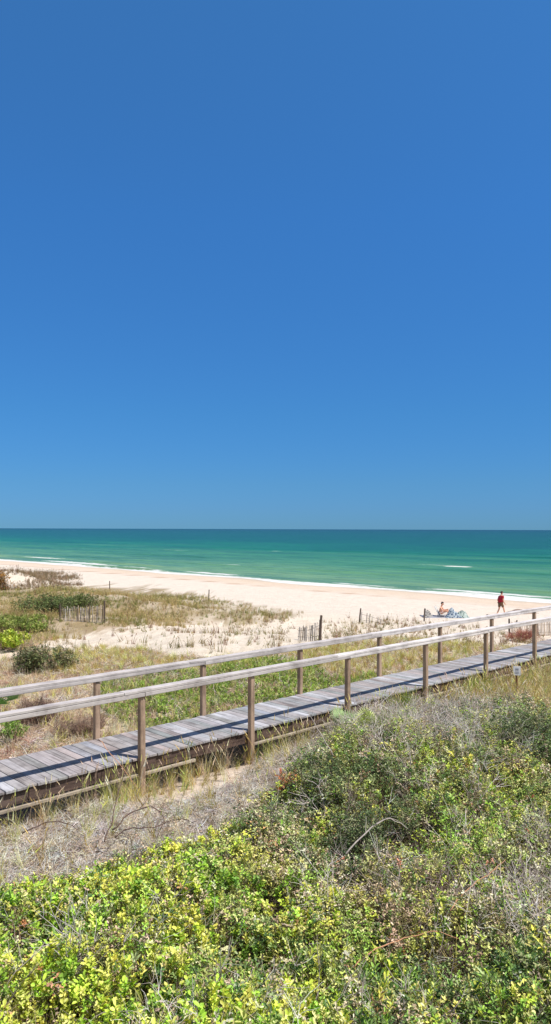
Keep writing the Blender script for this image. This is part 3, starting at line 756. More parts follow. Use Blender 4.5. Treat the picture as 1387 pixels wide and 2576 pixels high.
def pattern_mat(name, a, b, scale):
    m, n, l, p = nmat(name); v = mapping(n, l, (1, 1, 1)); t = n.new('ShaderNodeTexVoronoi'); t.inputs['Scale'].default_value = scale; l.new(v, t.inputs['Vector'])
    w = noise(n, l, v, scale * .8, 3)
    r = ramp(n, l, math_(n, l, 'ADD', t.outputs['Distance'], math_(n, l, 'MULTIPLY', w.outputs[0], .5)), [(.62, a), (.72, b)])
    l.new(r.outputs[0], p.inputs['Base Color']); p.inputs['Roughness'].default_value = .85; return m
M_BLUEPAT = pattern_mat('blue_white_print', lin(62, 84, 112), lin(160, 172, 184), 7); M_GREYPAT = pattern_mat('grey_white_print', lin(48, 46, 56), lin(160, 156, 152), 8)
M_GREENPAT = pattern_mat('green_white_print', lin(64, 92, 88), lin(164, 176, 172), 8)
def heap(name, loc, rad, mat, label, cat, seed, peaks=3, group=None):
    """rumpled cloth or debris heap sitting on the sand: a closed folded lump with flat underside"""
    random.seed(seed); nu, nv = 44, 18; V, Fc = [], []
    pk = [(random.uniform(-.55, .55), random.uniform(-.4, .4), random.uniform(.45, .9), random.uniform(.4, .75)) for _ in range(peaks)]
    for i in range(nv + 1):
        for j in range(nu):
            u = i / nv; a = 2 * math.pi * j / nu; rr = 1 + .18 * math.sin(3 * a + seed) + .1 * math.sin(7 * a + 2 * seed)
            x, y = u * math.cos(a) * rr, u * math.sin(a) * rr
            h = max(q[2] * math.exp(-((x - q[0]) ** 2 + (y - q[1]) ** 2) / q[3] ** 2) for q in pk) * (1 - u ** 3)
            h += .22 * abs(math.sin(5 * x + 3 * math.sin(4 * y + seed))) * (1 - u ** 2) + .1 * abs(math.sin(11 * y + 4 * x)) * (1 - u ** 2)
            V.append((x * rad[0], y * rad[1], h * rad[2] + .01 - (.05 if i == nv else 0)))
    for i in range(nv):
        for j in range(nu): Fc.append((i * nu + j, i * nu + nu + j, i * nu + nu + (j + 1) % nu, i * nu + (j + 1) % nu))
    o = mesh_obj(name, V, Fc, mat, smooth=True, loc=loc); tag(o, label, cat, group); return o
def off(p, dx, dy, dz=0):
    q = Vector((p.x + dx, p.y + dy, 0)); q.z = float(terrain(q.x, q.y)) + dz; return q
heap('beach_towel', off(base, .75, -.45), (.58, .42, .62), M_BLUEPAT, 'blue and white patterned beach towel heaped beside the seated person', 'towel', 3, 3)
heap('tote_bag', off(base, 1.35, -.35), (.62, .42, .44), M_GREENPAT, 'grey green patterned bag slumped on the sand right of the blue towel', 'bag', 5, 3)
heap('beach_bag', off(base, -.92, -.05), (.34, .3, .58), M_GREYPAT, 'dark and white patterned beach bag standing left of the low chair', 'bag', 9, 2)
m = MB()
P0 = off(base, .1, .0)
V = []; Fc = []
for i in range(13):
    for j in range(9):
        x_, y_ = (i / 12 - .5) * 2.9, (j / 8 - .5) * 1.5
        V.append((x_, y_, float(terrain(P0.x + x_, P0.y + y_)) - P0.z + .025 + .02 * math.sin(i * 1.7 + j)))
for i in range(12):
    for j in range(8): Fc.append((i * 9 + j, i * 9 + 9 + j, i * 9 + 10 + j, i * 9 + j + 1))
o = mesh_obj('beach_blanket', V, Fc, plain('blanket_cloth', lin(150, 150, 160), .9, .2), smooth=True, loc=P0); sol = o.modifiers.new('thick', 'SOLIDIFY'); sol.thickness = .012
tag(o, 'flat grey beach blanket spread under the low chair and bags', 'blanket')
heap('debris_mound', at(1313, 1543), (1.15, .6, .30), plain('debris_grey', lin(142, 122, 110), .95, .3, 6), 'low grey brown mound on the sand just right of the walking person', 'mound', 13, 4)
heap('debris_mound', at(1222, 1553), (.30, .2, .22), plain('debris_dark', lin(110, 92, 84), .95, .3, 9), 'small dark clump on the sand between the sunbather and the walking person', 'mound', 15, 2)

# ------------------------------------------------------------------ vegetation
random.seed(21)
G_SPRIG = [t_sprig(random.randint(8, 12), .058, .027) for _ in range(5)]
G_SPRIG_S = [t_sprig(random.randint(9, 13), .034, .014, .12, .9) for _ in range(4)]
G_SCRUB = [t_scrub(24) for _ in range(6)]
G_BARE = [t_bare(.52, 5, .0046, 5) for _ in range(6)]
G_GRASS = [t_grass(14, .34, .0075, .8) for _ in range(5)]
G_GRASSL = [t_grass(18, .55, .007, .7, .07, 2) for _ in range(4)]
G_FARGRASS = [t_grass(13, .42, .022, .6, .16, 1) for _ in range(5)]
G_LITTER = [t_litter() for _ in range(6)]
G_LITTER_F = [t_litter(9, .35, .012, .3) for _ in range(4)]
YG = [lin(180, 198, 78), lin(160, 186, 64), lin(182, 190, 92), lin(136, 166, 58), lin(104, 134, 52), lin(184, 178, 116)]
GR = [lin(128, 156, 66), lin(112, 142, 62), lin(152, 170, 82), lin(98, 124, 60)]
DG = [lin(100, 124, 66), lin(80, 108, 58), lin(120, 140, 80), lin(148, 158, 110), lin(66, 94, 50)]
OL = [lin(166, 162, 92), lin(150, 152, 84), lin(186, 176, 112), lin(128, 136, 76), lin(196, 184, 134)]
DRY = [lin(206, 190, 160), lin(188, 168, 144), lin(214, 200, 178), lin(170, 150, 124), lin(196, 172, 150)]
GREY = [lin(196, 186, 180), lin(172, 160, 154), lin(220, 212, 206), lin(136, 122, 116)]
RUST = [lin(200, 144, 100), lin(176, 116, 84), lin(212, 166, 116), lin(206, 150, 120)]
GOLD = [lin(196, 170, 100), lin(176, 150, 90), lin(206, 184, 120), lin(160, 142, 80)]

def up(p, k): return [tuple(min(.75, c * k) for c in q) for q in p]
YG = up(YG, 1.75); GR = up(GR, 2.0); DG = up(DG, 1.55); OL = up(OL, 1.8); DRY = up(DRY, 1.25)
def canopy(x, y, z):
    """height of the scrub above the ground: hummocks, hollows and low margins"""
    k = region(x, y, z + .3, THICKET, 8, 77).astype(float)
    h = .10 + .62 * np.clip(fbm(x * .75, y * .75, 201, 3) - .22, 0, 1) + .60 * (fbm(x * 2.6, y * 2.6, 205, 3) - .38)
    h = h + .30 * blob(x, y, z + .5, 1020, 1900, 230, 90) + .22 * blob(x, y, z + .5, 1330, 1860, 130, 90)
    h = h - .50 * blob(x, y, z + .2, 965, 2150, 100, 60) - .25 * blob(x, y, z + .2, 640, 2440, 90, 45) - .25 * blob(x, y, z + .2, 1170, 2540, 110, 45)
    h = h * (.6 + .4 * sm(.0, 1.6, st(x, y)[1] + 9.1))
    px, py = proj(x, y, z + .25)
    f = sm(-10, 130, py - np.interp(px, [p[0] for p in THICKET[:14]], [p[1] for p in THICKET[:14]]))
    h = h * (.35 + .65 * np.where(px > 850, np.maximum(f, .8), f))
    return np.clip(h, .05, 1.0) * k, k > 0
def thick(x0, x1, y0, y1, dens, depth, seed):
    x, y, z = scatter(x0, x1, y0, y1, dens); h, k = canopy(x, y, z); x, y, z, h = x[k], y[k], z[k], h[k]
    s, t = st(x, y); ok = t > -9.0; x, y, z, h = x[ok], y[ok], z[ok], h[ok]
    u = RNG.random(len(x)) ** 1.6; zt = z + h * (1 - depth * u); return x, y, zt, h, z
# solid mass below the leaves so that no bare ground shines through: dark tangle of stems
x, y, z = scatter(-7, 12, 3.2, 19, 260); h, k = canopy(x, y, z); s, t = st(x, y); k &= t > -8.95
P = np.stack([x[k], y[k], z[k] + h[k] * RNG.uniform(.0, .55, k.sum())], 1)
tag(plants('undergrowth_stems', [t_bare(.3, 5, .0035, 3) for _ in range(4)], P, palette(len(P), [lin(110, 96, 82), lin(80, 70, 60), lin(140, 126, 112)]), M_TWIG, (.6, 1.1)), 'brown woody stems tangled inside the foreground scrub', 'scrub stems', kind='stuff')

def st_at(x, y, z): return blob(x, y, z, 940, 2290, 140, 60) + .8 * blob(x, y, z, 1130, 2330, 150, 50) + .6 * blob(x, y, z, 700, 2110, 150, 50)
# leaf colour zones
def zones(x, y, z):
    yg = region(x, y, z, [(-900, 2160), (0, 2170), (200, 2210), (340, 2100), (520, 2110), (560, 2230), (520, 2330), (640, 2470), (860, 2530), (1000, 3600), (-900, 3600)], 34, 301, 1.5).astype(float)
    mid = region(x, y, z, [(340, 2090), (620, 2040), (900, 2180), (900, 2330), (640, 2440), (520, 2250)], 22, 305, 1.5).astype(float)
    return yg, mid
x, y, zt, h, z = thick(-7, 10, 3.2, 12, 1050, .75, 1)
yg, mid = zones(x, y, zt); n1 = fbm(x * 1.8, y * 1.8, 310)
k = (RNG.random(len(x)) < np.clip(yg * .78 + mid * .45 * (n1 > .47) + .12 * (n1 > .56), 0, 1)) & (fbm(x * 3.2, y * 3.2, 312) > .38)
P = np.stack([x[k], y[k], zt[k]], 1)
tag(plants('leafy_ground_cover', G_SPRIG, P, cpal(P[:, 0], P[:, 1], YG, [5, 5, 3, 5, 3, 1]), M_LEAF, (.4, 1.0), .35), 'bright yellow green broad leaves covering the lower left foreground', 'ground cover', kind='stuff')

x, y, zt, h, z = thick(-7, 12, 3.2, 19, 680, .75, 2)
yg, mid = zones(x, y, zt); n1 = fbm(x * 1.1, y * 1.1, 320); n2 = fbm(x * 2.6, y * 2.6, 322)
gk = blob(x, y, zt, 930, 2060, 190, 100) + blob(x, y, zt, 1330, 1880, 130, 70) + .8 * blob(x, y, zt, 650, 2390, 130, 80) + .8 * blob(x, y, zt, 1200, 2480, 200, 60) + .7 * blob(x, y, zt, 860, 1960, 110, 60)
br = blob(x, y, zt, 1140, 2160, 110, 110) + .9 * blob(x, y, zt, 1180, 1990, 60, 50) + .7 * blob(x, y, zt, 1270, 2120, 120, 60) + .6 * blob(x, y, zt, 830, 2160, 60, 40)
st_ = blob(x, y, zt, 940, 2290, 130, 60) + .8 * blob(x, y, zt, 1130, 2330, 140, 50) + .6 * blob(x, y, zt, 700, 2110, 140, 50) + .5 * blob(x, y, zt, 720, 2480, 90, 60)
ch = np.stack([.38 + br * 2.6, .30 + .5 * (n2 < .45) + br * .8, .90 + .7 * (n1 > .54) + st_, .55 + 2.2 * st_ + .5 * (n2 > .58), .05 + .20 * (fbm(x * 2.2, y * 2.2, 333) > .64), .55 + gk * 5.0], 1)
ch = ch / ch.sum(1, keepdims=True); cum = np.cumsum(ch, 1); u_ = rank(rank(fbm(x * 2.8, y * 2.8, 510, 3)) + .8 * RNG.random(len(x)))
sel = (u_[:, None] > cum).sum(1).clip(0, 5)
colr = np.zeros((len(x), 3))
for i, pal in enumerate((GR, YG, OL, DRY, RUST, DG)):
    q = sel == i; colr[q] = cpal(x[q], y[q], pal, seed=520 + i)
k = (RNG.random(len(x)) > yg * .62) & (fbm(x * 3.4, y * 3.4, 334) > .39 + .10 * blob(x, y, zt, 960, 2110, 110, 70) + .08 * blob(x, y, zt, 640, 2400, 110, 60) + .08 * blob(x, y, zt, 1180, 2490, 160, 60))
P = np.stack([x[k], y[k], zt[k]], 1); colr = colr[k]; half = RNG.random(len(P)) < .62
tag(plants('scrub_foliage', G_SCRUB, P[half], colr[half], M_LEAF, (.7, 1.2), .45), 'small leaved olive and grey green scrub filling the foreground', 'scrub', kind='stuff')
tag(plants('scrub_leaves', G_SPRIG_S, P[~half], colr[~half], M_LEAF, (.7, 1.3), .45), 'narrow leaved mixed green sprigs scattered through the foreground scrub', 'scrub', kind='stuff')

# larger, darker oblong leaves low in the frame
x, y, zt, h, z = thick(-5, 6, 3.2, 8.5, 420, .6, 5)
w = sm(2330, 2480, proj(x, y, zt)[1]) * sm(.42, .56, fbm(x * 1.6, y * 1.6, 345)) * (x > -1.2)
k = RNG.random(len(x)) < w
P = np.stack([x[k], y[k], zt[k]], 1)
tag(plants('oblong_leaves', [t_sprig(random.randint(7, 10), .062, .018, .14, .6) for _ in range(4)], P, palette(len(P), GR + DG + OL[:2] + YG[:2]), M_LEAF, (.6, 1.1), .4), 'oblong green leaves on short stems low in the right foreground', 'ground cover', kind='stuff')

# grey bare twigs over the scrub
x, y, zt, h, z = thick(-7, 12, 3.2, 19, 95, .5, 3)
tw = .03 + .55 * blob(x, y, zt, 1000, 1850, 190, 65) + .55 * blob(x, y, zt, 1370, 2270, 110, 110) + .25 * blob(x, y, zt, 1180, 1800, 150, 40) + .22 * blob(x, y, zt, 960, 2110, 110, 60) + .15 * blob(x, y, zt, 900, 2290, 110, 50) + .25 * blob(x, y, zt, 720, 1980, 90, 60) + .25 * blob(x, y, zt, 1150, 1940, 60, 40)
k = RNG.random(len(x)) < tw
P = np.stack([x[k], y[k], zt[k] - .06], 1)
tag(plants('bare_twigs', G_BARE, P, palette(len(P), GREY, [4, 3, 4, 2]), M_TWIG, (.7, 1.3), .5), 'pale grey bare twigs standing out of the foreground scrub', 'twigs', kind='stuff')
# dry straw through the scrub
x, y, zt, h, z = thick(-7, 12, 3.2, 19, 95, .4, 4)
dr = .75 + .8 * st_at(x, y, zt) + .9 * blob(x, y, zt, 950, 2270, 160, 70) + .7 * blob(x, y, zt, 1250, 2300, 130, 60) + .9 * blob(x, y, zt, 900, 1830, 120, 50) + .6 * (fbm(x, y, 350) > .55)
k = RNG.random(len(x)) < dr
P = np.stack([x[k], y[k], zt[k] - .15], 1)
tag(plants('dry_grass', G_GRASS, P, palette(len(P), DRY + OL), M_GRASS, (.6, 1.2), .45), 'pale dry grass blades growing through the foreground scrub', 'dry grass', kind='stuff')

# litter of grey twigs on the open ground left of the scrub
x, y, z = scatter(-8, 9, 6.5, 19, 340)
k = region(x, y, z, LITTER, 10, 74) & ~near_deck(x, y, -.1) & (st(x, y)[1] > -9.3)
b = region(x, y, z, BRIGHTSAND, 8, 75); k &= (~b | (RNG.random(len(x)) < .6)); k &= (RNG.random(len(x)) < .6 + .6 * (fbm(x * 2, y * 2, 360) > .45))
P = np.stack([x[k], y[k], z[k] + .01], 1)
tag(plants('twig_litter', G_LITTER, P, palette(len(P), up(GREY + DRY, 1.25), [6, 5, 6, 4, 2, 2, 3, 2, 3]), M_TWIG, (.6, 1.3), .2), 'pinkish grey dead twig litter lying on the sand in front of the boardwalk', 'litter', kind='stuff')
x, y, z = scatter(-8, 9, 6.5, 19, 26)
k = region(x, y, z, LITTER, 10, 74) & (st(x, y)[1] > -9.0) & ~region(x, y, z, BRIGHTSAND, 8, 75) & (RNG.random(len(x)) < .25 + .9 * (fbm(x * 1.4, y * 1.4, 365) > .5))
P = np.stack([x[k], y[k], z[k]], 1)
tag(plants('dead_brush', [t_bare(.26, 7, .0036, 4) for _ in range(5)], P, palette(len(P), up(GREY, 1.05), [3, 4, 3, 5]), M_TWIG, (.5, 1.2), .5), 'low tangled grey dead brush lying in front of the boardwalk', 'brush', kind='stuff')
# grass along the foot of the boardwalk, near side
x, y, z = scatter(-8, 16, 6, 26, 70); s, t = st(x, y)
e = t + 9.2; k = (e > -.05) & (e < 2.4) & (s > 1)
w = np.exp(-(e / .6) ** 2) * (.25 + .9 * (fbm(x * 1.2, y * 1.2, 370) > .5)) + .11 + 1.0 * blob(x, y, z + .2, 270, 1965, 80, 45) + 1.2 * blob(x, y, z + .2, 1310, 1720, 130, 45)+ .5 * blob(x, y, z + .2, 1150, 1760, 200, 25) + .5 * blob(x, y, z, 560, 1900, 70, 30)
w = w * (1 - .45 * region(x, y, z, BRIGHTSAND, 6, 75))
k &= RNG.random(len(x)) < w
P = np.stack([x[k], y[k], z[k]], 1)
tag(plants('boardwalk_grass', G_GRASSL, P, palette(len(P), DRY + OL + GOLD), M_GRASS, (.5, 1.0), .3), 'straw coloured grass growing along the foot of the boardwalk', 'grass', kind='stuff')
x, y, z = scatter(4, 18, 13, 26, 60); s, t = st(x, y)
k = (t > -9.1) & region(x, y, z + .1, [(1180, 1700), (1400, 1670), (2200, 1640), (2200, 1800), (1387, 1790), (1150, 1775)], 8, 377)
q_ = at(1301, 1762); k &= ~((np.abs(x - q_.x * y / q_.y) < .22) & (y < q_.y + .15) & (y > q_.y - 2.0))
P = np.stack([x[k], y[k], z[k]], 1)
tag(plants('pale_grass', G_GRASSL, P, palette(len(P), [lin(206, 190, 140), lin(190, 178, 120), lin(220, 206, 166), lin(164, 160, 96)]), M_GRASS, (.4, .85), .35), 'pale yellow grass around the small sign at the right', 'grass', kind='stuff')

# --- landward and seaward of the boardwalk, far side
def farscatter(x0, x1, y0, y1, dens): return scatter(x0, x1, y0, y1, dens)
x, y, z = farscatter(-14, 10, 9, 24, 260); s, t = st(x, y)
far = t < -10.5; px, py = proj(x, y, z)
k = far & region(x, y, z + .05, GREEN_PATCH, 14, 73) & (RNG.random(len(x)) < (.35 + .6 * sm(300, 560, px)) * (.25 + .9 * (fbm(x * 1.5, y * 1.5, 379) > .44)))
P = np.stack([x[k], y[k], z[k]], 1)
tag(plants('green_ground_cover', G_SPRIG_S, P, palette(len(P), [lin(150, 182, 70), lin(136, 166, 58), lin(178, 192, 96), lin(112, 140, 56), lin(188, 184, 116)]), M_LEAF, (.8, 1.5), .4), 'bright green low plants growing just behind the boardwalk', 'ground cover', kind='stuff')
# mixed dry plants behind the boardwalk left and right
x, y, z = farscatter(-17, 16, 9, 33, 40); s, t = st(x, y)
k = (t < -10.55) & (s < 25) & ~region(x, y, z, SANDSTRIP, 8, 71) & ~region(x, y, z, PALEPATH, 3, 76) 
ig = region(x, y, z, GREEN_PATCH, 10, 73)
k &= RNG.random(len(x)) < (1 - .55 * ig) * (.22 + .75 * sm(.38, .58, fbm(x * .9, y * .9, 380)))
P = np.stack([x[k], y[k], z[k]], 1); n1 = fbm(x[k] * .5, y[k] * .5, 382); px, py = proj(*P.T)
gold = (px > 850) | ((px > 130) & (py < 1700))
c = np.where(gold[:, None], palette(len(P), GOLD + OL), palette(len(P), DRY + [lin(176, 142, 124), lin(190, 160, 132)] + OL[:2]))
tag(plants('dune_grass', [t_grass(16, .34, .011, .7, .09) for _ in range(5)], P, c, M_GRASS, (.5, 1.1), .35), 'dry tan and golden dune grass behind the boardwalk', 'dune grass', kind='stuff')
x, y, z = farscatter(-17, 14, 9, 30, 45); s, t = st(x, y)
k = (t < -10.55) & (s < 24) & ~region(x, y, z, SANDSTRIP, 8, 71) & ~region(x, y, z, PALEPATH, 3, 76) & (RNG.random(len(x)) < .85) & (fbm(x, y, 391) > .4)
P = np.stack([x[k], y[k], z[k]], 1)
tag(plants('dune_litter', G_LITTER_F, P, palette(len(P), DRY + GREY + [lin(170, 130, 116)] * 2), M_TWIG, (.35, .8), .2), 'brown dead plant litter on the ground behind the boardwalk', 'litter', kind='stuff')
# dune belt grass towards the beach
x, y, z = farscatter(-34, 8, 26, 66, 17); s, t = st(x, y)
k = (t < -12) & region(x, y, z + .15, DUNE_BELT, 9, 72) & (~inside(*proj(x, y, z), [(146, 1552), (272, 1552), (285, 1600), (140, 1604)]) | (RNG.random(len(x)) < .25)) & (RNG.random(len(x)) < np.where(proj(x, y, z)[0] > 470, .38, .95) * (.35 + .9 * sm(.36, .55, fbm(x * .5, y * .5, 400))))
P = np.stack([x[k], y[k], z[k]], 1); n1 = fbm(x[k] * .35, y[k] * .35, 401)
c = np.where((n1 > .53)[:, None], palette(len(P), [lin(190, 172, 118), lin(174, 154, 104), lin(196, 178, 134)]), palette(len(P), [lin(156, 154, 92), lin(172, 162, 106), lin(128, 134, 78), lin(164, 138, 104)]))
tag(plants('beach_grass', G_FARGRASS, P, c, M_GRASS, (.35, .95), .3), 'olive and brown beach grass covering the dune ridge before the beach', 'dune grass', kind='stuff')
# far left dune
x, y, z = farscatter(-45, -12, 52, 105, 6); 
k = region(x, y, z + .2, FAR_DUNE, 6, 410) & (fbm(x * .4, y * .4, 411) > .42)
P = np.stack([x[k], y[k], z[k]], 1)
tag(plants('far_dune_grass', G_FARGRASS, P, palette(len(P), [lin(150, 126, 104), lin(130, 112, 88), lin(166, 144, 116), lin(112, 104, 76)]), M_GRASS, (.6, 1.3), .3), 'brown grass tufts on the sand dune at the far left before the surf', 'dune grass', kind='stuff')
# sparse tufts on the open sand strip and along the beach side on the right
x, y, z = farscatter(-16, 26, 17, 56, 5.5); s, t = st(x, y)
px, py = proj(x, y, z)
w = .55 * region(x, y, z, SANDSTRIP, 8, 71) * sm(.52, .62, fbm(x * .7, y * .7, 420)) + .9 * inside(px, py, [(830, 1592), (860, 1580), (960, 1560), (1050, 1560), (1080, 1585), (1000, 1600), (830, 1606)]) + .6 * inside(px, py, [(380, 1600), (420, 1585), (720, 1600), (700, 1640), (480, 1650), (330, 1640)]) * (fbm(x, y, 421) > .55) \
    + .45 * inside(px, py, [(1050, 1560), (1400, 1560), (1400, 1625), (1000, 1640), (980, 1600)]) * (fbm(x * .8, y * .8, 423) > .45) + .12 * inside(px, py, [(560, 1560), (740, 1556), (760, 1590), (560, 1600)])
k = (t < -11.5) & (RNG.random(len(x)) < w) & (s < 41)
P = np.stack([x[k], y[k], z[k]], 1)
tag(plants('sand_tufts', G_FARGRASS, P, palette(len(P), [lin(156, 138, 100), lin(176, 158, 120), lin(130, 126, 80), lin(150, 116, 96)]), M_GRASS, (.35, 1.0), .35), 'thin scattered grass tufts on the white sand behind the boardwalk', 'grass tufts', kind='stuff')

# --- single plants one can point at
def shrub(name, px, py, rad, hgt, n, temps, cols, label, cat='shrub', mat=None, sc=(.8, 1.3), stems=True, seed=1, lift=0.0, dead=0):
    """stems fanning from one root and leaf sprigs through the crown's volume, in lumps"""
    global RNG
    keep = RNG; RNG = np.random.default_rng(seed); random.seed(seed)
    p = at(px, py); p.z += lift; root = empty(name, p); tag(root, label, cat)
    ctr = [(random.uniform(-.6, .6) * rad, random.uniform(-.6, .6) * rad, random.uniform(.25, .8) * hgt, random.uniform(.3, .55)) for _ in range(9)]
    P = []
    for i in range(n):
        c = random.choice(ctr); v = Vector((random.gauss(0, 1), random.gauss(0, 1), random.gauss(0, 1))).normalized() * random.random() ** .35
        q = (c[0] + v.x * c[3] * rad, c[1] + v.y * c[3] * rad, max(.03, c[2] + v.z * c[3] * hgt)); P.append(q)
    plants('foliage', temps, P, palette(n, cols), mat or M_LEAF, sc, .6, parent=root)
    if stems:
        t = T()
        for c in ctr:
            for _ in range(2):
                e = Vector(c[:3]) + Vector((random.gauss(0, .1) * rad, random.gauss(0, .1) * rad, 0)); m_ = e * .5 + Vector((random.gauss(0, .08) * rad, random.gauss(0, .08) * rad, .05 * hgt))
                t.twig([Vector((random.gauss(0, .03), random.gauss(0, .03), -.1)), m_, e], .012 * max(1, rad), .004, 0, random.uniform(.8, 1.2), 5)
        a = t.arr(); mesh_obj('stem', a[0], a[1], M_TWIG, root, np.array(lin(120, 102, 88)) * np.clip(a[3], 0, 2)[:, None])
    RNG = keep; return root
shrub('dark_shrub', 118, 1690, .80, .48, 360, G_SCRUB, [lin(104, 120, 72), lin(130, 136, 84), lin(88, 102, 62), lin(168, 156, 124)], 'rounded dark green bush standing alone in dry grass behind the handrails at left', seed=31, sc=(1.2, 2.1))
shrub('dune_shrub', 48, 1588, 1.9, .50, 1100, G_SPRIG_S, [lin(140, 160, 74), lin(160, 176, 84), lin(112, 132, 62), lin(172, 176, 104)], 'bright green spreading bush at the left edge beyond the white sand', seed=32, sc=(1.5, 2.8))
shrub('dune_shrub', 100, 1540, 2.4, .36, 300, G_SCRUB, [lin(108, 128, 70), lin(126, 140, 80), lin(90, 108, 60)], 'low dark green bush left of the grey lath fence', seed=33, sc=(2.2, 3.6))
shrub('dune_shrub', 190, 1536, 1.8, .5, 260, G_SCRUB, [lin(110, 130, 66), lin(132, 146, 80), lin(86, 106, 56)], 'green bush growing behind the grey lath fence', seed=34, sc=(2.0, 3.4))
shrub('dune_shrub', 8, 1632, 1.2, .4, 260, G_SPRIG, [lin(170, 186, 60), lin(150, 176, 58), lin(190, 196, 90)], 'yellow green low plant at the left edge above the pale sand path', seed=35, sc=(1.2, 2.2))
shrub('orange_shrub', -6, 1487, 1.1, 1.1, 240, G_SCRUB, [lin(170, 120, 50), lin(190, 140, 60), lin(130, 104, 48)], 'orange brown bush cut by the left edge below the surf', seed=36, sc=(2.6, 4.2))
DK = up([lin(84, 104, 60), lin(74, 96, 54), lin(104, 120, 70), lin(132, 140, 100), lin(150, 150, 112), lin(64, 84, 48)], 1.3)
shrub('scrub_bush', 950, 2185, .66, .55, 380, G_SCRUB, DK, 'dark green bush around the shaded hollow in the middle of the foreground scrub', seed=71, sc=(.7, 1.1), lift=.05)
shrub('scrub_bush', 835, 2075, .64, .60, 340, G_SCRUB, DK, 'dark olive bush at the edge of the dry litter right of the orange sprig', seed=72, sc=(.7, 1.1), lift=.05)
shrub('scrub_bush', 1325, 1935, .9, .68, 420, G_SCRUB, DK, 'dense dark green bush near the right edge below the small sign', seed=73, sc=(.8, 1.3), lift=.05)
shrub('leafy_plant', 462, 1925, .33, .42, 60, G_SPRIG, [lin(130, 170, 50), lin(110, 150, 44), lin(160, 186, 70)], 'fresh green leafy plant against the shaded boardwalk side', 'plant', seed=37, sc=(.9, 1.4))
shrub('leafy_plant', 505, 1905, .18, .3, 26, G_SPRIG, [lin(130, 170, 50), lin(110, 150, 44)], 'smaller green leafy plant to the right of the larger one below the deck', 'plant', seed=38, sc=(.8, 1.2))
shrub('leafy_plant', 385, 1992, .12, .2, 16, G_SPRIG, [lin(140, 172, 54), lin(120, 150, 44)], 'tiny green plant at the foot of the first near post', 'plant', seed=39, sc=(.7, 1.0))
shrub('orange_sprig', 722, 2045, .16, .24, 30, G_SPRIG_S, [lin(236, 154, 110), lin(224, 130, 90), lin(240, 176, 130)], 'orange leaved sprig in front of the dark scrub below the deck', 'plant', seed=40, sc=(.7, 1.1), lift=.25)
shrub('reddish_shrub', 1312, 1613, .9, .45, 90, [t_bare(.4, 6, .008, 3) for _ in range(3)], [lin(170, 110, 96), lin(150, 96, 84), lin(186, 136, 116)], 'reddish brown bare bush in front of the pale lath fence', mat=M_TWIG, seed=41, sc=(.8, 1.4))
shrub('green_tuft', 1010, 1815, .3, .35, 60, G_GRASS, [lin(158, 178, 84), lin(140, 160, 74), lin(176, 190, 110)], 'yellow green grass clump at the foot of the fourth near post', 'grass clump', mat=M_GRASS, seed=42, stems=False)
shrub('green_tuft', 1215, 1760, .45, .3, 90, G_GRASS, [lin(150, 168, 70), lin(126, 146, 60), lin(170, 180, 96)], 'green grass clump under the deck near the fifth near post', 'grass clump', mat=M_GRASS, seed=43, stems=False)
shrub('green_tuft', 45, 1868, .35, .28, 70, G_SPRIG_S, [lin(150, 180, 84), lin(128, 160, 70)], 'light green tuft among brown plants behind the deck at far left', 'plant', seed=44, sc=(1, 1.6))
shrub('brown_plant', 95, 1822, .45, .4, 120, [t_bare(.3, 6, .005, 3) for _ in range(3)], [lin(132, 108, 100), lin(110, 90, 84), lin(156, 132, 118)], 'dark brown dead plant below the near handrail at left', 'plant', mat=M_TWIG, seed=45, sc=(.6, 1.1))
shrub('brown_plant', 210, 1850, .5, .3, 110, [t_bare(.3, 6, .005, 3) for _ in range(3)], [lin(150, 126, 112), lin(128, 104, 96), lin(176, 150, 130)], 'brown dead plant beside the first far post', 'plant', mat=M_TWIG, seed=46, sc=(.6, 1.0))
random.seed(50)
def palmetto(px, py, sc, cols, label, seed):
    global RNG
    keep = RNG; RNG = np.random.default_rng(seed); random.seed(seed)
    p = at(px, py); h_, _k = canopy(np.array([p.x]), np.array([p.y]), np.array([p.z])); p.z += float(h_[0]) * .8
    root = empty('palmetto', p); tag(root, label, 'palmetto')
    plants('fronds', [t_palm(18, .55)], [(0, 0, 0)], palette(1, cols), M_LEAF, (sc, sc), .05, parent=root); RNG = keep
palmetto(4, 1800, 1.0, [lin(84, 130, 66)], 'dark green fan palmetto at the left edge behind the handrail', 51)
palmetto(945, 1930, .85, [lin(176, 188, 118)], 'pale green fan palmetto near the middle of the boardwalk edge', 52)
palmetto(880, 1885, .8, [lin(160, 190, 124)], 'small grey green palmetto right of the third near post', 53)

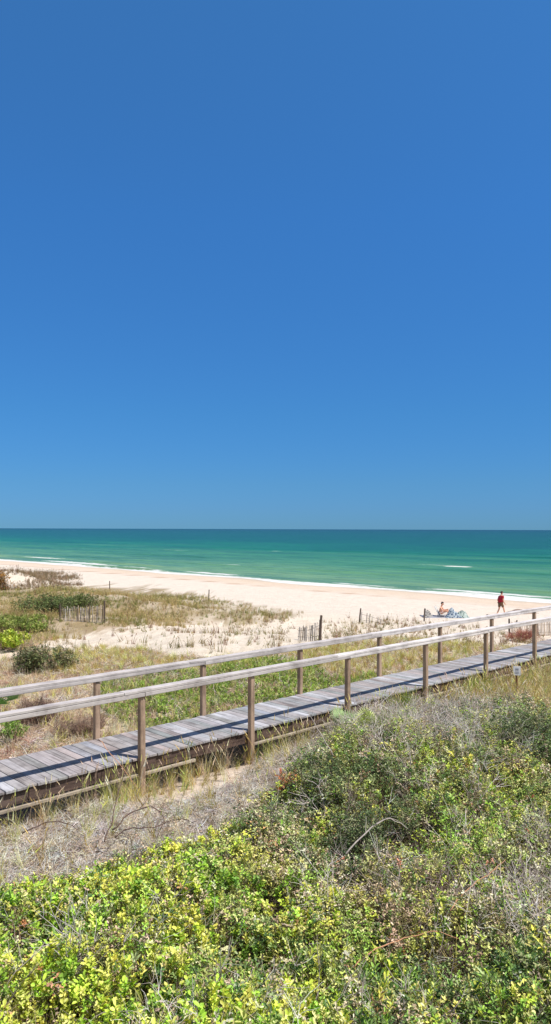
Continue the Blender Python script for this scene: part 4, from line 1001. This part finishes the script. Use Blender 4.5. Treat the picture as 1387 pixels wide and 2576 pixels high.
# dead arching branches, each traced at its own depth
def branch(pts, dist, r, col, label, kids=3, seed=1):
    """pts: photo pixels, given depth in metres along the view: a real curved stick lying over the plants"""
    random.seed(seed); W3 = []
    for (px, py), d in zip(pts, dist):
        W3.append(Vector(((px - 693.5) / F * d, d, CZ - (py - 1331) / F * d)))
    o0 = W3[0].copy(); W3 = [w - o0 for w in W3]
    sm_ = []
    for i in range(len(W3) - 1):
        for u in (0, .25, .5, .75):
            a = W3[max(i - 1, 0)]; b = W3[i]; c = W3[i + 1]; d = W3[min(i + 2, len(W3) - 1)]
            sm_.append(.5 * ((2 * b) + (c - a) * u + (2 * a - 5 * b + 4 * c - d) * u * u + (3 * b - a - 3 * c + d) * u ** 3) + Vector((random.gauss(0, r), random.gauss(0, r), random.gauss(0, r * .7))))
    sm_.append(W3[-1]); n = len(sm_)
    m = MB(); m.tube(sm_, [r * (1 - .7 * i / n) for i in range(n)], 6)
    o = m.build('dead_branch', TW[col], None, True); o.location = o0; tag(o, label, 'branch')
    for k in range(kids):
        i = random.randint(n // 4, n - 2); d = (sm_[i + 1] - sm_[i]).normalized() + rv(random.uniform(-.2, .9)) * .8
        m = MB(); q = walk(sm_[i], d, random.uniform(.12, .3), 5, .2); m.tube(q, [r * .4, r * .35, r * .3, r * .25, r * .2, r * .12], 5); m.build('side_twig', TW[col], o, True)
TW = {'dark': plain('dark_bark', lin(96, 76, 68), .9, .3, 30), 'grey': plain('grey_bark', lin(172, 162, 156), .9, .25, 30), 'tan': plain('tan_bark', lin(196, 146, 112), .8, .2, 30)}
BR = [([(285, 2090), (330, 2050), (380, 2030), (415, 2065), (398, 2105)], [8.3, 8.5, 8.6, 8.5, 8.3], .009, 'dark', 'dark arching twig rising over the sand left of centre'),
      ([(295, 2110), (325, 2085), (390, 2082), (450, 2060), (490, 2070)], [8.1, 8.2, 8.3, 8.5, 8.5], .008, 'dark', 'long low dark twig running right across the litter'),
      ([(265, 2120), (285, 2060), (300, 1990), (320, 1940)], [8.2, 8.4, 8.7, 8.9], .008, 'dark', 'upright forked dark twig beside the first near post'),
      ([(60, 2100), (110, 2075), (160, 2070), (205, 2090)], [8.3, 8.4, 8.4, 8.3], .008, 'dark', 'low curved dark twig over the grey litter at left'),
      ([(250, 1860), (295, 1915), (350, 1985)], [10.6, 10.2, 9.8], .006, 'tan', 'straight thin tan reed leaning across the deck and the first near post'),
      ([(885, 2440), (950, 2385), (1020, 2360), (1090, 2342), (1160, 2362), (1250, 2385)], [5.9, 6.05, 6.15, 6.15, 6.1, 5.9], .0065, 'tan', 'long reddish tan vine arching over the lower right foreground'),
      ([(1135, 2290), (1180, 2235), (1230, 2200), (1275, 2160)], [6.3, 6.5, 6.6, 6.8], .0055, 'tan', 'straight pale tan stem above the arching vine at right'),
      ([(870, 2150), (940, 2080), (985, 2060), (1030, 2085)], [6.9, 7.1, 7.2, 7.2], .008, 'grey', 'pale grey branch crossing the dark hollow in the scrub'),
      ([(1135, 2580), (1180, 2545), (1225, 2515)], [5.0, 5.1, 5.2], .0055, 'tan', 'short tan stem at the bottom edge right of centre'),
      ([(840, 1900), (800, 1830), (775, 1790)], [9.5, 9.8, 9.9], .006, 'grey', 'leaning grey twig in front of the deck between the second and third near posts'),
      ([(860, 1860), (905, 1800), (960, 1770), (990, 1740)], [11.3, 11.6, 11.8, 12.0], .009, 'grey', 'grey branch reaching up to the deck right of the third near post'),
      ([(1350, 2330), (1310, 2240), (1290, 2160)], [6.1, 6.3, 6.5], .006, 'grey', 'grey upright branch among the bare twigs at the right edge')]
for i, b in enumerate(BR): branch(*b, kids=4 if b[3] != 'tan' else 1, seed=60 + i)
